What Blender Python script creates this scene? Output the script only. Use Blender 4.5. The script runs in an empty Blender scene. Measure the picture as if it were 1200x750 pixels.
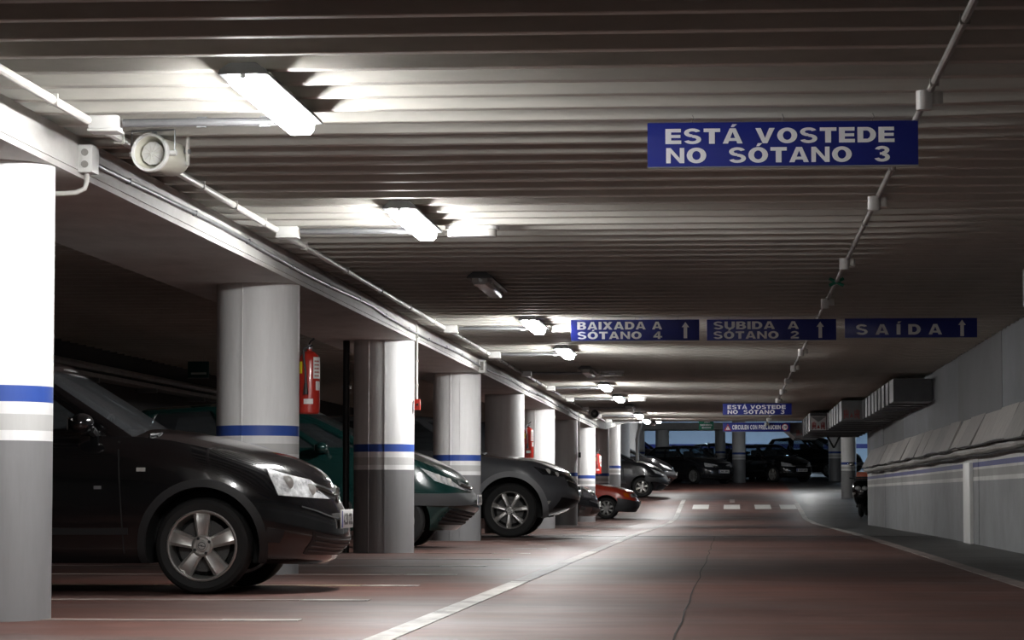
import bpy, bmesh, math, random
from mathutils import Vector, Matrix
random.seed(7)
S = bpy.context.scene
COL = S.collection

# ------------------------------------------------------------------ camera, world, exposure
F_PX = 3300.0
EYE = 0.60
cam_d = bpy.data.cameras.new('camera'); cam = bpy.data.objects.new('camera', cam_d); COL.objects.link(cam)
cam_d.sensor_width = 36.0; cam_d.sensor_fit = 'HORIZONTAL'; cam_d.lens = F_PX / 1200.0 * 36.0
cam_d.clip_start = 0.1; cam_d.clip_end = 400
PITCH = math.atan(205.0 / F_PX)
YAW = math.atan(257.0 * math.cos(PITCH) / F_PX)
cam.location = (0, 0, EYE)
cam.rotation_mode = 'XYZ'
cam.rotation_euler = (math.pi / 2 + PITCH, 0, YAW)
S.camera = cam
w = bpy.data.worlds.new('world'); S.world = w; w.use_nodes = True
w.node_tree.nodes['Background'].inputs[0].default_value = (0.75, 0.85, 1.0, 1)
w.node_tree.nodes['Background'].inputs[1].default_value = 0.003
S.view_settings.view_transform = 'Standard'; S.view_settings.look = 'None'
S.view_settings.gamma = 1.0; S.view_settings.use_curve_mapping = False
S.view_settings.exposure = 0.0
LAMP = 160.0          # radiance of a lit diffuser
FAR_LAMP = 230.0
S.cycles.use_denoising = True

# ------------------------------------------------------------------ levels of the place
def lerp_pts(pts, x):
    if x <= pts[0][0]: return pts[0][1]
    for (a, b), (c, d) in zip(pts, pts[1:]):
        if x <= c: return b + (d - b) * (x - a) / (c - a)
    (a, b), (c, d) = pts[-2], pts[-1]
    return d + (d - b) / (c - a) * (x - c)
FLOOR_P = [(-16, 0), (41, 0), (66, -.06), (74, -.02), (82, .28), (108, 1.13), (140, 2.2)]
CEIL_P = [(-16, 2.4), (66, 2.4), (74, 2.52), (84, 2.90), (108, 3.72), (140, 4.75)]
fz = lambda y: lerp_pts(FLOOR_P, y)
cz = lambda y: lerp_pts(CEIL_P, y)

# ------------------------------------------------------------------ materials
MATS = {}
def mat(name, col, rough=.6, metal=0., noise=0., scale=4., coat=0., spec=.5, stretch=(1, 1, 1), bump=0., emit=None, est=0., trans=0., col2=None, alpha=1.):
    if name in MATS: return MATS[name]
    m = bpy.data.materials.new(name); m.use_nodes = True; nt = m.node_tree; b = nt.nodes['Principled BSDF']
    b.inputs['Base Color'].default_value = (*col, 1); b.inputs['Roughness'].default_value = rough; b.inputs['Metallic'].default_value = metal
    b.inputs['Coat Weight'].default_value = coat; b.inputs['Coat Roughness'].default_value = .06; b.inputs['Specular IOR Level'].default_value = spec
    if emit: b.inputs['Emission Color'].default_value = (*emit, 1); b.inputs['Emission Strength'].default_value = est
    if trans: b.inputs['Transmission Weight'].default_value = trans
    if alpha < 1: b.inputs['Alpha'].default_value = alpha
    if noise or bump:
        tc = nt.nodes.new('ShaderNodeTexCoord'); mp = nt.nodes.new('ShaderNodeMapping'); mp.inputs['Scale'].default_value = stretch
        nz = nt.nodes.new('ShaderNodeTexNoise'); nz.inputs['Scale'].default_value = scale; nz.inputs['Detail'].default_value = 6; nz.inputs['Roughness'].default_value = .65
        nt.links.new(tc.outputs['Object'], mp.inputs[0]); nt.links.new(mp.outputs[0], nz.inputs['Vector'])
        if noise:
            cr = nt.nodes.new('ShaderNodeValToRGB'); c2 = col2 or tuple(c * (1 - noise) for c in col)
            cr.color_ramp.elements[0].position = .32; cr.color_ramp.elements[1].position = .62
            cr.color_ramp.elements[0].color = (*c2, 1); cr.color_ramp.elements[1].color = (*col, 1)
            nt.links.new(nz.outputs['Fac'], cr.inputs[0]); nt.links.new(cr.outputs[0], b.inputs['Base Color'])
        if bump:
            bp = nt.nodes.new('ShaderNodeBump'); bp.inputs['Strength'].default_value = bump; bp.inputs['Distance'].default_value = .01
            nt.links.new(nz.outputs['Fac'], bp.inputs['Height']); nt.links.new(bp.outputs[0], b.inputs['Normal'])
    MATS[name] = m; return m

def banded(name, bands, upper, rough=.55, stain=.25, st=(5, 5, .7)):
    """paint bands by height above the object's origin, with worn paint over them"""
    m = bpy.data.materials.new(name); m.use_nodes = True; nt = m.node_tree; b = nt.nodes['Principled BSDF']; b.inputs['Roughness'].default_value = rough
    tc = nt.nodes.new('ShaderNodeTexCoord'); sp = nt.nodes.new('ShaderNodeSeparateXYZ'); nt.links.new(tc.outputs['Object'], sp.inputs[0])
    mr = nt.nodes.new('ShaderNodeMath'); mr.operation = 'DIVIDE'; mr.inputs[1].default_value = 2.5; nt.links.new(sp.outputs['Z'], mr.inputs[0])
    cr = nt.nodes.new('ShaderNodeValToRGB'); cr.color_ramp.interpolation = 'CONSTANT'; nt.links.new(mr.outputs[0], cr.inputs[0])
    e = cr.color_ramp.elements; e[0].position = 0; e[0].color = (*bands[0][1], 1)
    e[1].position = bands[-1][0] / 2.5; e[1].color = (*upper, 1)
    for (z0, c0), (z1, c1) in zip(bands, bands[1:]):
        x = e.new(z0 / 2.5); x.color = (*c1, 1)
    mp = nt.nodes.new('ShaderNodeMapping'); mp.inputs['Scale'].default_value = st; nt.links.new(tc.outputs['Object'], mp.inputs[0])
    nz = nt.nodes.new('ShaderNodeTexNoise'); nz.inputs['Scale'].default_value = 2.2; nz.inputs['Detail'].default_value = 8; nz.inputs['Roughness'].default_value = .7
    nt.links.new(mp.outputs[0], nz.inputs['Vector'])
    r2 = nt.nodes.new('ShaderNodeValToRGB'); r2.color_ramp.elements[0].position = .33; r2.color_ramp.elements[1].position = .6
    r2.color_ramp.elements[0].color = (1 - stain, 1 - stain, 1 - stain * 1.05, 1); r2.color_ramp.elements[1].color = (1, 1, 1, 1)
    nt.links.new(nz.outputs['Fac'], r2.inputs[0])
    mx = nt.nodes.new('ShaderNodeMix'); mx.data_type = 'RGBA'; mx.blend_type = 'MULTIPLY'; mx.inputs[0].default_value = 1
    nt.links.new(cr.outputs[0], mx.inputs[6]); nt.links.new(r2.outputs[0], mx.inputs[7]); nt.links.new(mx.outputs[2], b.inputs['Base Color'])
    bp = nt.nodes.new('ShaderNodeBump'); bp.inputs['Strength'].default_value = .15; bp.inputs['Distance'].default_value = .01
    nt.links.new(nz.outputs['Fac'], bp.inputs['Height']); nt.links.new(bp.outputs[0], b.inputs['Normal'])
    MATS[name] = m; return m

BLUE = (.035, .085, .36)
M_COLUMN = banded('column_paint', [(.85, (.22, .22, .225)), (.90, (.82, .82, .82)), (.985, (.55, .55, .54)), (1.04, (.82, .82, .82)), (1.12, BLUE)], (.86, .86, .855), .5, .10)
M_WALL = banded('wall_paint', [(.77, (.20, .207, .215)), (.82, (.56, .56, .54)), (.90, (.27, .27, .255)), (.93, (.56, .56, .54)), (.99, (.035, .042, .20)), (1.20, (.50, .50, .49))], (.24, .25, .26), .6, .35, (1.3, .28, .4))
M_WALL_UP = mat('grey_concrete', (.135, .145, .16), .7, noise=.4, scale=1.3, stretch=(1, .3, .5), bump=.1)
M_WALL_UP2 = mat('dark_concrete', (.085, .088, .092), .7, noise=.4, scale=1.3, stretch=(1, .3, .5), bump=.1)
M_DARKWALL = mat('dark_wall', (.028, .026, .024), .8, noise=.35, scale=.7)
M_FARWALL = mat('pale_blue_wall', (.55, .68, .82), .7, noise=.15, scale=.6)
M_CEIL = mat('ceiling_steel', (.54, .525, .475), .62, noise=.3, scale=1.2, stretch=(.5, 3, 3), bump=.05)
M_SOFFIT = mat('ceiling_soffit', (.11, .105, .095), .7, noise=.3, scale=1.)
M_BEAM = mat('beam_paint', (.60, .59, .565), .6, noise=.22, scale=1.6, stretch=(2, 1, 2), bump=.15)
M_WHITE = mat('white_paint', (.72, .72, .70), .45, noise=.1, scale=3)
M_PIPE = mat('pipe_paint', (.66, .65, .61), .42, noise=.2, scale=6)
M_DULLPIPE = mat('dull_pipe', (.3, .29, .27), .5, noise=.3, scale=6)
M_STEEL = mat('galvanised_steel', (.36, .37, .38), .4, .7, noise=.25, scale=3)
M_DUCT = mat('duct_metal', (.12, .124, .13), .45, .3, noise=.3, scale=2.5)
M_BLACKP = mat('black_plastic', (.014, .014, .015), .5)
M_RUBBER = mat('tyre_rubber', (.012, .012, .012), .75)
M_WELL = mat('wheel_well', (.006, .006, .006), .9)
M_GREYP = mat('grey_plastic', (.06, .062, .065), .5)
M_CHROME = mat('chrome', (.8, .8, .8), .12, 1.)
M_ALLOY = mat('alloy', (.62, .61, .585), .34, .75, noise=.2, scale=12)
M_ALLOYD = mat('dull_alloy', (.36, .36, .35), .4, .6)
M_RED = mat('red_enamel', (.42, .025, .015), .3, coat=.4)
M_YEL = mat('yellow_label', (.8, .7, .03), .5)
M_PLATE = mat('plate_white', (.72, .72, .70), .4)
M_INK = mat('ink_black', (.01, .01, .01), .6)
M_SIGN = mat('sign_blue', (.012, .022, .22), .35)
M_LETTER = mat('sign_white', (.9, .9, .92), .5)
M_SIGNG = mat('sign_green', (.01, .17, .10), .4)
M_ORANGE = mat('orange_lens', (.75, .16, .01), .2, coat=.5)
M_GLASSLAMP = mat('lamp_glass', (.88, .89, .9), .18, .25, noise=.6, scale=26, bump=.5, coat=1.)
M_LAMPDARK = mat('dark_lamp_glass', (.06, .06, .065), .1, .3, noise=.6, scale=14, coat=1.)
M_SEAT = mat('seat_fabric', (.09, .10, .11), .9)
M_LIT = mat('lit_diffuser', (.9, .9, .9), .4, emit=(1., .992, .98), est=LAMP)
M_LITFAR = mat('lit_diffuser_cool', (.9, .9, .9), .4, emit=(.62, .80, 1.), est=FAR_LAMP)
M_UNLIT = mat('unlit_diffuser', (.42, .42, .41), .25, noise=.25, scale=8)
M_CLEAR = mat('clear_plastic', (.62, .61, .58), .2, noise=.25, scale=14)
M_LINE = mat('line_paint', (.50, .48, .445), .5, noise=.45, scale=3., stretch=(1.5, .6, 1), col2=(.17, .145, .135))
M_LINEOLD = mat('worn_line_paint', (.34, .285, .26), .5, noise=.5, scale=2.5, col2=(.13, .10, .09))
M_LINEYEL = mat('yellowed_line_paint', (.42, .36, .25), .45, noise=.4, scale=4.)
M_JOINT = mat('joint_dark', (.015, .014, .013), .8)
def paint(name, col, rough=.22, coat=1.): return mat(name, col, rough, 0, coat=coat, noise=.12, scale=2.5)
def glass(name, tint=.35, body=(.07, .075, .08)):
    if name in MATS: return MATS[name]
    m = bpy.data.materials.new(name); m.use_nodes = True; nt = m.node_tree; b = nt.nodes['Principled BSDF']; out = nt.nodes['Material Output']
    b.inputs['Base Color'].default_value = (*body, 1); b.inputs['Roughness'].default_value = .05; b.inputs['Coat Weight'].default_value = .3
    t = nt.nodes.new('ShaderNodeBsdfTransparent'); t.inputs[0].default_value = (.75, .82, .85, 1)
    mx = nt.nodes.new('ShaderNodeMixShader'); mx.inputs[0].default_value = 1 - tint
    nt.links.new(t.outputs[0], mx.inputs[1]); nt.links.new(b.outputs[0], mx.inputs[2]); nt.links.new(mx.outputs[0], out.inputs[0])
    MATS[name] = m; return m
M_GLASS = glass('car_glass', .55); M_GLASSD = glass('dark_car_glass', .25)

def floor_material():
    m = bpy.data.materials.new('painted_floor'); m.use_nodes = True; nt = m.node_tree; b = nt.nodes['Principled BSDF']; L = nt.links.new; b.inputs['Specular IOR Level'].default_value = .42
    tc = nt.nodes.new('ShaderNodeTexCoord'); sp = nt.nodes.new('ShaderNodeSeparateXYZ'); L(tc.outputs['Object'], sp.inputs[0])
    def nz(scale, st, det=6, rgh=.6):
        mp = nt.nodes.new('ShaderNodeMapping'); mp.inputs['Scale'].default_value = st; L(tc.outputs['Object'], mp.inputs[0])
        n = nt.nodes.new('ShaderNodeTexNoise'); n.inputs['Scale'].default_value = scale; n.inputs['Detail'].default_value = det; n.inputs['Roughness'].default_value = rgh
        L(mp.outputs[0], n.inputs['Vector']); return n.outputs['Fac']
    def ramp(fac, stops):
        r = nt.nodes.new('ShaderNodeValToRGB'); e = r.color_ramp.elements
        e[0].position, e[0].color = stops[0][0], (*stops[0][1], 1); e[1].position, e[1].color = stops[-1][0], (*stops[-1][1], 1)
        for p, c in stops[1:-1]: x = e.new(p); x.color = (*c, 1)
        L(fac, r.inputs[0]); return r.outputs[0]
    def mix(f, a, bb, mode='MIX'):
        x = nt.nodes.new('ShaderNodeMix'); x.data_type = 'RGBA'; x.blend_type = mode
        if isinstance(f, float): x.inputs[0].default_value = f
        else: L(f, x.inputs[0])
        L(a, x.inputs[6]); L(bb, x.inputs[7]); return x.outputs[2]
    red = ramp(nz(.55, (1, .35, 1)), [(.3, (.078, .029, .021)), (.52, (.118, .045, .033)), (.72, (.15, .071, .057))])
    wear = ramp(nz(.5, (.35, 1.6, 1), 8, .7), [(.44, (0, 0, 0)), (.66, (1, 1, 1))])
    grey = ramp(nz(1.5, (1, 1, 1)), [(.35, (.08, .07, .066)), (.65, (.13, .118, .112))])
    sw = nt.nodes.new('ShaderNodeMath'); sw.operation = 'MULTIPLY'; sw.inputs[1].default_value = .55; L(wear, sw.inputs[0])
    c = mix(sw.outputs[0], red, grey)
    # grey walkway right of the lane
    gx = nt.nodes.new('ShaderNodeMath'); gx.operation = 'GREATER_THAN'; gx.inputs[1].default_value = 1.98; L(sp.outputs['X'], gx.inputs[0])
    walk = ramp(nz(1.2, (1, .6, 1)), [(.35, (.065, .064, .061)), (.65, (.10, .098, .094))])
    c = mix(gx.outputs[0], c, walk)
    dirt = ramp(nz(2.5, (.6, 1, 1), 9, .75), [(.36, (.62, .62, .62)), (.55, (1, 1, 1))])
    c = mix(1.0, c, dirt, 'MULTIPLY')
    L(c, b.inputs['Base Color'])
    rr = nt.nodes.new('ShaderNodeMapRange'); rr.inputs[3].default_value = .36; rr.inputs[4].default_value = .62
    L(nz(1.1, (.5, 1.2, 1), 8, .7), rr.inputs[0]); L(rr.outputs[0], b.inputs['Roughness'])
    bp = nt.nodes.new('ShaderNodeBump'); bp.inputs['Strength'].default_value = .12; bp.inputs['Distance'].default_value = .01
    L(nz(3., (1, 1, 1), 8, .7), bp.inputs['Height']); L(bp.outputs[0], b.inputs['Normal'])
    return m
M_FLOOR = floor_material()

# ------------------------------------------------------------------ mesh helpers
class MB:
    def __init__(s): s.v = []; s.f = []
    def add(s, vs, fs):
        n = len(s.v); s.v += [tuple(v) for v in vs]; s.f += [tuple(i + n for i in f) for f in fs]; return s
    def box(s, x0, x1, y0, y1, z0, z1):
        return s.add([(x0, y0, z0), (x1, y0, z0), (x1, y1, z0), (x0, y1, z0), (x0, y0, z1), (x1, y0, z1), (x1, y1, z1), (x0, y1, z1)],
                     [(3, 2, 1, 0), (4, 5, 6, 7), (0, 1, 5, 4), (1, 2, 6, 5), (2, 3, 7, 6), (3, 0, 4, 7)])
    def prism(s, poly, a0, a1, axis='y'):
        """polygon of (p,q) extruded along an axis: y -> (x,z); x -> (y,z); z -> (x,y)"""
        P = {'y': lambda p, q, a: (p, a, q), 'x': lambda p, q, a: (a, p, q), 'z': lambda p, q, a: (p, q, a)}[axis]
        n = len(poly); vs = [P(p, q, a0) for p, q in poly] + [P(p, q, a1) for p, q in poly]
        fs = [tuple(range(n))[::-1], tuple(range(n, 2 * n))] + [(i, (i + 1) % n, n + (i + 1) % n, n + i) for i in range(n)]
        return s.add(vs, fs)
    def tube(s, pts, r, n=10, caps=True):
        pts = [Vector(p) for p in pts]; rings = []; R = r if isinstance(r, (list, tuple)) else [r] * len(pts)
        up = None
        for i, p in enumerate(pts):
            t = (pts[min(i + 1, len(pts) - 1)] - pts[max(i - 1, 0)]).normalized()
            if up is None: up = Vector((0, 0, 1)) if abs(t.z) < .9 else Vector((1, 0, 0))
            a = t.cross(up).normalized(); b = a.cross(t).normalized(); up = b
            rings.append([p + a * R[i] * math.cos(2 * math.pi * k / n) + b * R[i] * math.sin(2 * math.pi * k / n) for k in range(n)])
        vs = [v for rg in rings for v in rg]; fs = []
        for i in range(len(pts) - 1):
            for k in range(n): fs.append((i * n + k, i * n + (k + 1) % n, (i + 1) * n + (k + 1) % n, (i + 1) * n + k))
        if caps: fs += [tuple(range(n))[::-1], tuple(range((len(pts) - 1) * n, len(pts) * n))]
        return s.add(vs, fs)
    def lathe(s, prof, axis='z', o=(0, 0, 0), n=24, closed=False, caps=True):
        """profile of (radius, height) turned round an axis through o"""
        vs = []
        for r, h in prof:
            for k in range(n):
                a = 2 * math.pi * k / n; c, d = r * math.cos(a), r * math.sin(a)
                v = {'z': (c, d, h), 'y': (c, h, d), 'x': (h, c, d)}[axis]
                vs.append((v[0] + o[0], v[1] + o[1], v[2] + o[2]))
        m = len(prof); fs = []
        for i in range(m if closed else m - 1):
            j = (i + 1) % m
            for k in range(n): fs.append((i * n + k, i * n + (k + 1) % n, j * n + (k + 1) % n, j * n + k))
        if not closed and caps:
            if prof[0][0] > 1e-4: fs.append(tuple(range(n))[::-1])
            if prof[-1][0] > 1e-4: fs.append(tuple(range((m - 1) * n, m * n)))
        return s.add(vs, fs)
    def grid(s, rows):
        m, n = len(rows), len(rows[0]); vs = [v for r in rows for v in r]
        return s.add(vs, [(i * n + k, i * n + k + 1, (i + 1) * n + k + 1, (i + 1) * n + k) for i in range(m - 1) for k in range(n - 1)])
    def ellipsoid(s, c, rx, ry, rz, n=14, m=8):
        rows = []
        for i in range(m + 1):
            a = math.pi * i / m - math.pi / 2
            rows.append([(c[0] + rx * math.cos(a) * math.cos(2 * math.pi * k / n), c[1] + ry * math.cos(a) * math.sin(2 * math.pi * k / n), c[2] + rz * math.sin(a)) for k in range(n + 1)])
        return s.grid(rows)

def finish(me, smooth=True, merge=True, angle=32):
    bm = bmesh.new(); bm.from_mesh(me)
    if merge: bmesh.ops.remove_doubles(bm, verts=bm.verts, dist=1e-5)
    bmesh.ops.dissolve_degenerate(bm, edges=bm.edges, dist=1e-6)
    bmesh.ops.recalc_face_normals(bm, faces=bm.faces)
    bm.to_mesh(me); bm.free()
    if smooth:
        me.polygons.foreach_set('use_smooth', [True] * len(me.polygons)); me.set_sharp_from_angle(angle=math.radians(angle))

def link(name, me, m=None, parent=None, loc=(0, 0, 0), rot=(0, 0, 0)):
    o = bpy.data.objects.new(name, me); COL.objects.link(o); o.location = loc; o.rotation_euler = rot
    if m and me is not None and len(me.materials) == 0: me.materials.append(m)
    if parent: o.parent = parent
    return o
def build(name, mb, m, parent=None, loc=(0, 0, 0), rot=(0, 0, 0), smooth=True, bevel=0., angle=32):
    me = bpy.data.meshes.new(name); me.from_pydata(mb.v, [], mb.f); finish(me, smooth, True, angle)
    if bevel:
        bm = bmesh.new(); bm.from_mesh(me); bmesh.ops.bevel(bm, geom=[e for e in bm.edges if len(e.link_faces) == 2 and e.calc_face_angle(0) > .6], offset=bevel, segments=2, affect='EDGES', profile=.6); bm.to_mesh(me); bm.free()
        me.polygons.foreach_set('use_smooth', [True] * len(me.polygons)); me.set_sharp_from_angle(angle=math.radians(50))
    return link(name, me, m, parent, loc, rot)
def tag(o, label=None, cat=None, group=None, kind=None):
    if label: o['label'] = label
    if cat: o['category'] = cat
    if group: o['group'] = group
    if kind: o['kind'] = kind
    return o
def thing(name, label, cat, loc=(0, 0, 0), rz=0., group=None, kind=None):
    o = bpy.data.objects.new(name, None); COL.objects.link(o); o.empty_display_size = .2; o.location = loc; o.rotation_euler = (0, 0, rz)
    return tag(o, label, cat, group, kind)
def kids(o): return [c for c in COL.objects if c.parent == o]
def copy_tree(o, parent=None):
    c = o.copy(); COL.objects.link(c)
    if parent is not None: c.parent = parent
    for ch in [x for x in COL.objects if x.parent == o]: copy_tree(ch, c)
    return c
def B(*a): return MB().box(*a)

# ------------------------------------------------------------------ floor
def ribbon(x0, x1, y0, y1, dz, th=.004, step=2.0, xs=None):
    """a strip lying on the floor profile"""
    ys = sorted(set([y0, y1] + [p[0] for p in FLOOR_P if y0 < p[0] < y1])); rows = []
    for y in ys: rows.append([(x0, y, fz(y) + dz - th), (x0, y, fz(y) + dz), (x1, y, fz(y) + dz), (x1, y, fz(y) + dz - th)])
    mb = MB(); mb.grid(rows); mb.f += [(3, 2, 1, 0)]; k = len(mb.v) - 4; mb.f += [(k, k + 1, k + 2, k + 3)]; return mb
floor = build('floor', ribbon(-14, 9, -12, 140, 0, .25), M_FLOOR, smooth=False); floor['kind'] = 'structure'
floor['label'] = 'worn red painted concrete floor with white lane and bay lines'
def lane(name, x0, x1, y0, y1, m, dz=.004): return build(name, ribbon(x0, x1, y0, y1, dz, .003), m, floor, smooth=False)
M_LINEDIRT = mat('dirty_line_paint', (.20, .175, .165), .5, noise=.5, scale=2.5, col2=(.11, .09, .082))
y = 4.; seg = 0
while y < 84:                                   # the left lane line, in worn lengths
    d = 5.2; lane('lane_line', -1.52, -1.40, y, min(y + d - .04, 96), M_LINEDIRT if seg in (3, 5, 9, 11) else M_LINEOLD if seg in (4, 7, 8) else M_LINE); y += d; seg += 1
y = 6.
while y < 80:
    lane('lane_line', 1.86, 1.99, y, y + 5.16, M_LINEOLD if y < 41 else M_LINE); y += 5.2
k = 0
for i in range(-2, 24):
    y = 13.4 + 2.58 * i
    lane('bay_line', -7.4, -2.45, y - .065, y + .065, M_LINEYEL if i == 2 else M_LINEOLD)
    lane('bay_line', -2.44, -2.06, y - .085, y + .085, M_LINE, .0045)
for x in (-.877, .012, .9, 1.62): lane('crossing_stripe', x - .23, x + .23, 79.9, 82.9, mat('fresh_line_paint', (.66, .65, .62), .5, noise=.15, scale=4.))
lane('direction_arrow', -.05, .1, 84.5, 87.5, M_LINEOLD)
lane('expansion_joint', -8, 2.96, 40.95, 41.07, M_JOINT, .003)
jm = MB(); jx = [(-.234 + random.uniform(-.012, .012), 5 + 1.2 * k) for k in range(31)]
jm.grid([[(x - .0035, y, .0035), (x + .0035, y, .0035)] for x, y in jx]); build('floor_joint', jm, M_JOINT, floor, smooth=False)

# ------------------------------------------------------------------ ceiling
def cstrip(x0, x1, y0, y1, dz, th):
    ys = sorted(set([y0, y1] + [p[0] for p in CEIL_P if y0 < p[0] < y1])); rows = []
    for y in ys: rows.append([(x0, y, cz(y) + dz), (x0, y, cz(y) + dz + th), (x1, y, cz(y) + dz + th), (x1, y, cz(y) + dz)])
    mb = MB(); mb.grid(rows); mb.f += [(3, 2, 1, 0)]; k = len(mb.v) - 4; mb.f += [(k, k + 1, k + 2, k + 3)]; return mb
RIB_H = .13
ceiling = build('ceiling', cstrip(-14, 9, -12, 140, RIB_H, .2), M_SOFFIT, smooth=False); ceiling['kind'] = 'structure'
ceiling['label'] = 'ribbed grey concrete garage ceiling running across the lane'
rib = MB().prism([(-.08, RIB_H + .01), (-.035, 0.004), (-.028, 0), (.028, 0), (.035, .004), (.08, RIB_H + .01)], -14, 9, 'x')
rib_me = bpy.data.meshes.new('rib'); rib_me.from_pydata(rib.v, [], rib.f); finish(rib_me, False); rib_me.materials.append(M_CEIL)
RIB_P = .43
y = 6.6; far_ribs = MB()
while y < 139:
    if y < 62: link('rib', rib_me, None, ceiling, (0, y + random.uniform(-.006, .006), cz(y) + random.uniform(-.002, .002)))
    else: far_ribs.add([(a, b + y, c + cz(y)) for a, b, c in rib.v], rib.f)
    y += RIB_P
y = -11.9
while y < 6.3: far_ribs.add([(a, b + y, c + cz(y)) for a, b, c in rib.v], rib.f); y += RIB_P
o = build('far_ribs', far_ribs, M_CEIL, ceiling, smooth=False); o['kind'] = 'stuff'

# ------------------------------------------------------------------ walls
XW = 2.97; WALL_END = 62.
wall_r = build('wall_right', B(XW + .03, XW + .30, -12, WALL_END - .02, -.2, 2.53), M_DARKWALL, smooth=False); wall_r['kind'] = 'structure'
wall_r['label'] = 'grey concrete wall on the right with blue and white painted bands'
y = -11.0; i = 0
PY = 35.2                                        # the pilaster
edges = [-11, -5, 1, 7, 13, 19, 25, 31.2, 37.2, 43, 49, 55.5, WALL_END]
for a, b in zip(edges, edges[1:]):
    mm = M_WALL_UP if i % 3 != 1 else M_WALL_UP2; i += 1
    build('upper_panel', B(XW + random.uniform(-.004, .006), XW + .04, a + .012, b - .012, 1.24, 2.52), mm, wall_r, smooth=False)
edges = [-11, -4, 3, 10, 17, 23, 29, PY - .9, PY + .5, 41.5, 48, 55, WALL_END]
for a, b in zip(edges, edges[1:]):
    build('lower_panel', B(XW + random.uniform(-.003, .004), XW + .04, a + .006, b - .006, -.15, 1.236), M_WALL, wall_r, smooth=False)
build('pilaster', B(XW - .045, XW + .02, PY - .12, PY + .85, -.1, 1.0), M_WHITE, wall_r, smooth=False, bevel=.008)
def cover_mat(i): return mat('cover_sheet_%d' % (i % 3), [(.36, .34, .32), (.31, .295, .28), (.39, .375, .35)][i % 3], .5, noise=.25, scale=3, stretch=(4, 3, .7), bump=.3)
cov = thing('pipe_cover', 'slanted grey sheet cover with dark cable along the right wall', 'pipe cover', (XW, 0, 0))
y = 2.; i = 0
while y < WALL_END - 2:
    if 36.3 < y < 36.9: y = 36.75
    d = 1.95 if y < 36 else 1.7; dx = random.uniform(-.012, .012); dz = random.uniform(-.012, .012)
    if y < 36 < y + d: d = 36.35 - y
    mb = MB().prism([(0, 1.56 + dz), (-.19 + dx, 1.175 + dz), (-.165 + dx, 1.165 + dz), (0, 1.48 + dz)], y + .015, y + d - .005, 'y')
    o = build('cover_sheet', mb, cover_mat(i), cov, smooth=False); i += 1
    mb = MB().box(-.202 + dx, -.150, y + .02, y + .035, 1.16 + dz, 1.20 + dz)
    y += d
mb = MB().tube([(-.085 + .01 * math.sin(yy * 1.7), yy, 1.125 + .008 * math.sin(yy * 2.3)) for yy in [2 + 1.0 * k for k in range(60)]], .05, 10)
build('insulated_pipe', mb, M_DULLPIPE, cov)
for zz, xx, r in ((1.168, -.185, .012), (1.065, -.075, .018)):
    mb = MB().tube([(xx + .006 * math.sin(yy * 2.9), yy, zz + .012 * math.sin(yy * 1.3) + random.uniform(-.006, .006)) for yy in [2 + .8 * k for k in range(74)]], r, 6)
    build('cable', mb, M_INK, cov)
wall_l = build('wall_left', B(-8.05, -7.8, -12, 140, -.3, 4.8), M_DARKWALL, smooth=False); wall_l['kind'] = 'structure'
wall_b = build('wall_back', B(-14, 9, 128, 128.3, 1.3, 4.9), M_FARWALL, smooth=False); wall_b['kind'] = 'structure'
build('wall_band', B(-14, 9, 127.98, 128, 2.7, 2.9), M_SIGN, wall_b, smooth=False)
wall_f = build('wall_front', B(-14, 9, -12.3, -12, -.3, 2.7), M_DARKWALL, smooth=False); wall_f['kind'] = 'structure'
wall_s = build('wall_side', B(8.7, 9, 60, 140, -.3, 4.9), M_DARKWALL, smooth=False); wall_s['kind'] = 'structure'

# ------------------------------------------------------------------ beam and columns
XB = -3.27
def bz(y): return cz(y) - .2
beam = MB()
rows = []
for y in (-11.9, 66, 74, 84, 107): rows.append([(XB, y, bz(y)), (XB, y, cz(y) + .004), (XB - 1.0, y, cz(y) + .004), (XB - 1.0, y, bz(y)), (XB, y, bz(y))])
beam.grid(rows); beam.f += [(3, 2, 1, 0), (20, 21, 22, 23)]
beam_o = build('beam', beam, M_BEAM, smooth=False); tag(beam_o, 'long pale concrete beam resting on the row of columns', 'beam', kind='thing')
mb = MB()
for dz_, dx_ in ((.035, .004),):
    rows = []
    for y in (-11, 66, 74, 84, 106): rows.append([(XB, y, bz(y) + .03), (XB + .006, y, bz(y) + .032), (XB + .006, y, bz(y) + .044), (XB, y, bz(y) + .046)])
    mb.grid(rows)
build('formwork_ridge', mb, M_BEAM, beam_o)
ORD = ['first', 'second', 'third', 'fourth', 'fifth', 'sixth', 'seventh', 'eighth', 'ninth', 'tenth', 'eleventh', 'twelfth', 'thirteenth']
COLX = -3.6; COLR = .315
COLY = [13.44 + 7.84 * k for k in range(13)]
LCOL = ['brightly lit banded column at the left edge of the picture', 'banded round column behind the black hatchback with a fire extinguisher',
        'banded column with two seams and the red call box beside it', 'banded column between the green car and the grey off-roader',
        'shaded column with a fire extinguisher behind the grey off-roader', 'white column just behind the grey off-roader hood',
        'dark shaded column with hanging switch behind the grey off-roader nose', 'bright white column beside the red car',
        'dark column just behind the red car', 'bright white column left of the far dark car with bright headlights', 'dark column at the far dark cars with white bent pipe',
        'pale column behind the far dark parked cars, last in the left row but one', 'last column of the left row, far end of the beam']
def column(x, y, r, h, label, group, seams=()):
    t = thing('column', label, 'column', (x, y, fz(y) - .0), 0, group, 'thing')
    mb = MB().lathe([(r, -.12), (r, h)], 'z', n=48)
    build('shaft', mb, M_COLUMN, t)
    for a in seams:
        c, s = math.cos(a), math.sin(a)
        m2 = MB().box(-.006, .006, -.008, .008, -.05, h - .01)
        build('seam', m2, M_COLUMN, t, (c * r, s * r, 0), (0, 0, a + math.pi / 2), smooth=False)
    return t
SEAM = {1: (-1.8,), 2: (-1.98, -1.42), 3: (-1.75, -1.35), 0: (), 4: (-1.6,)}
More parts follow.
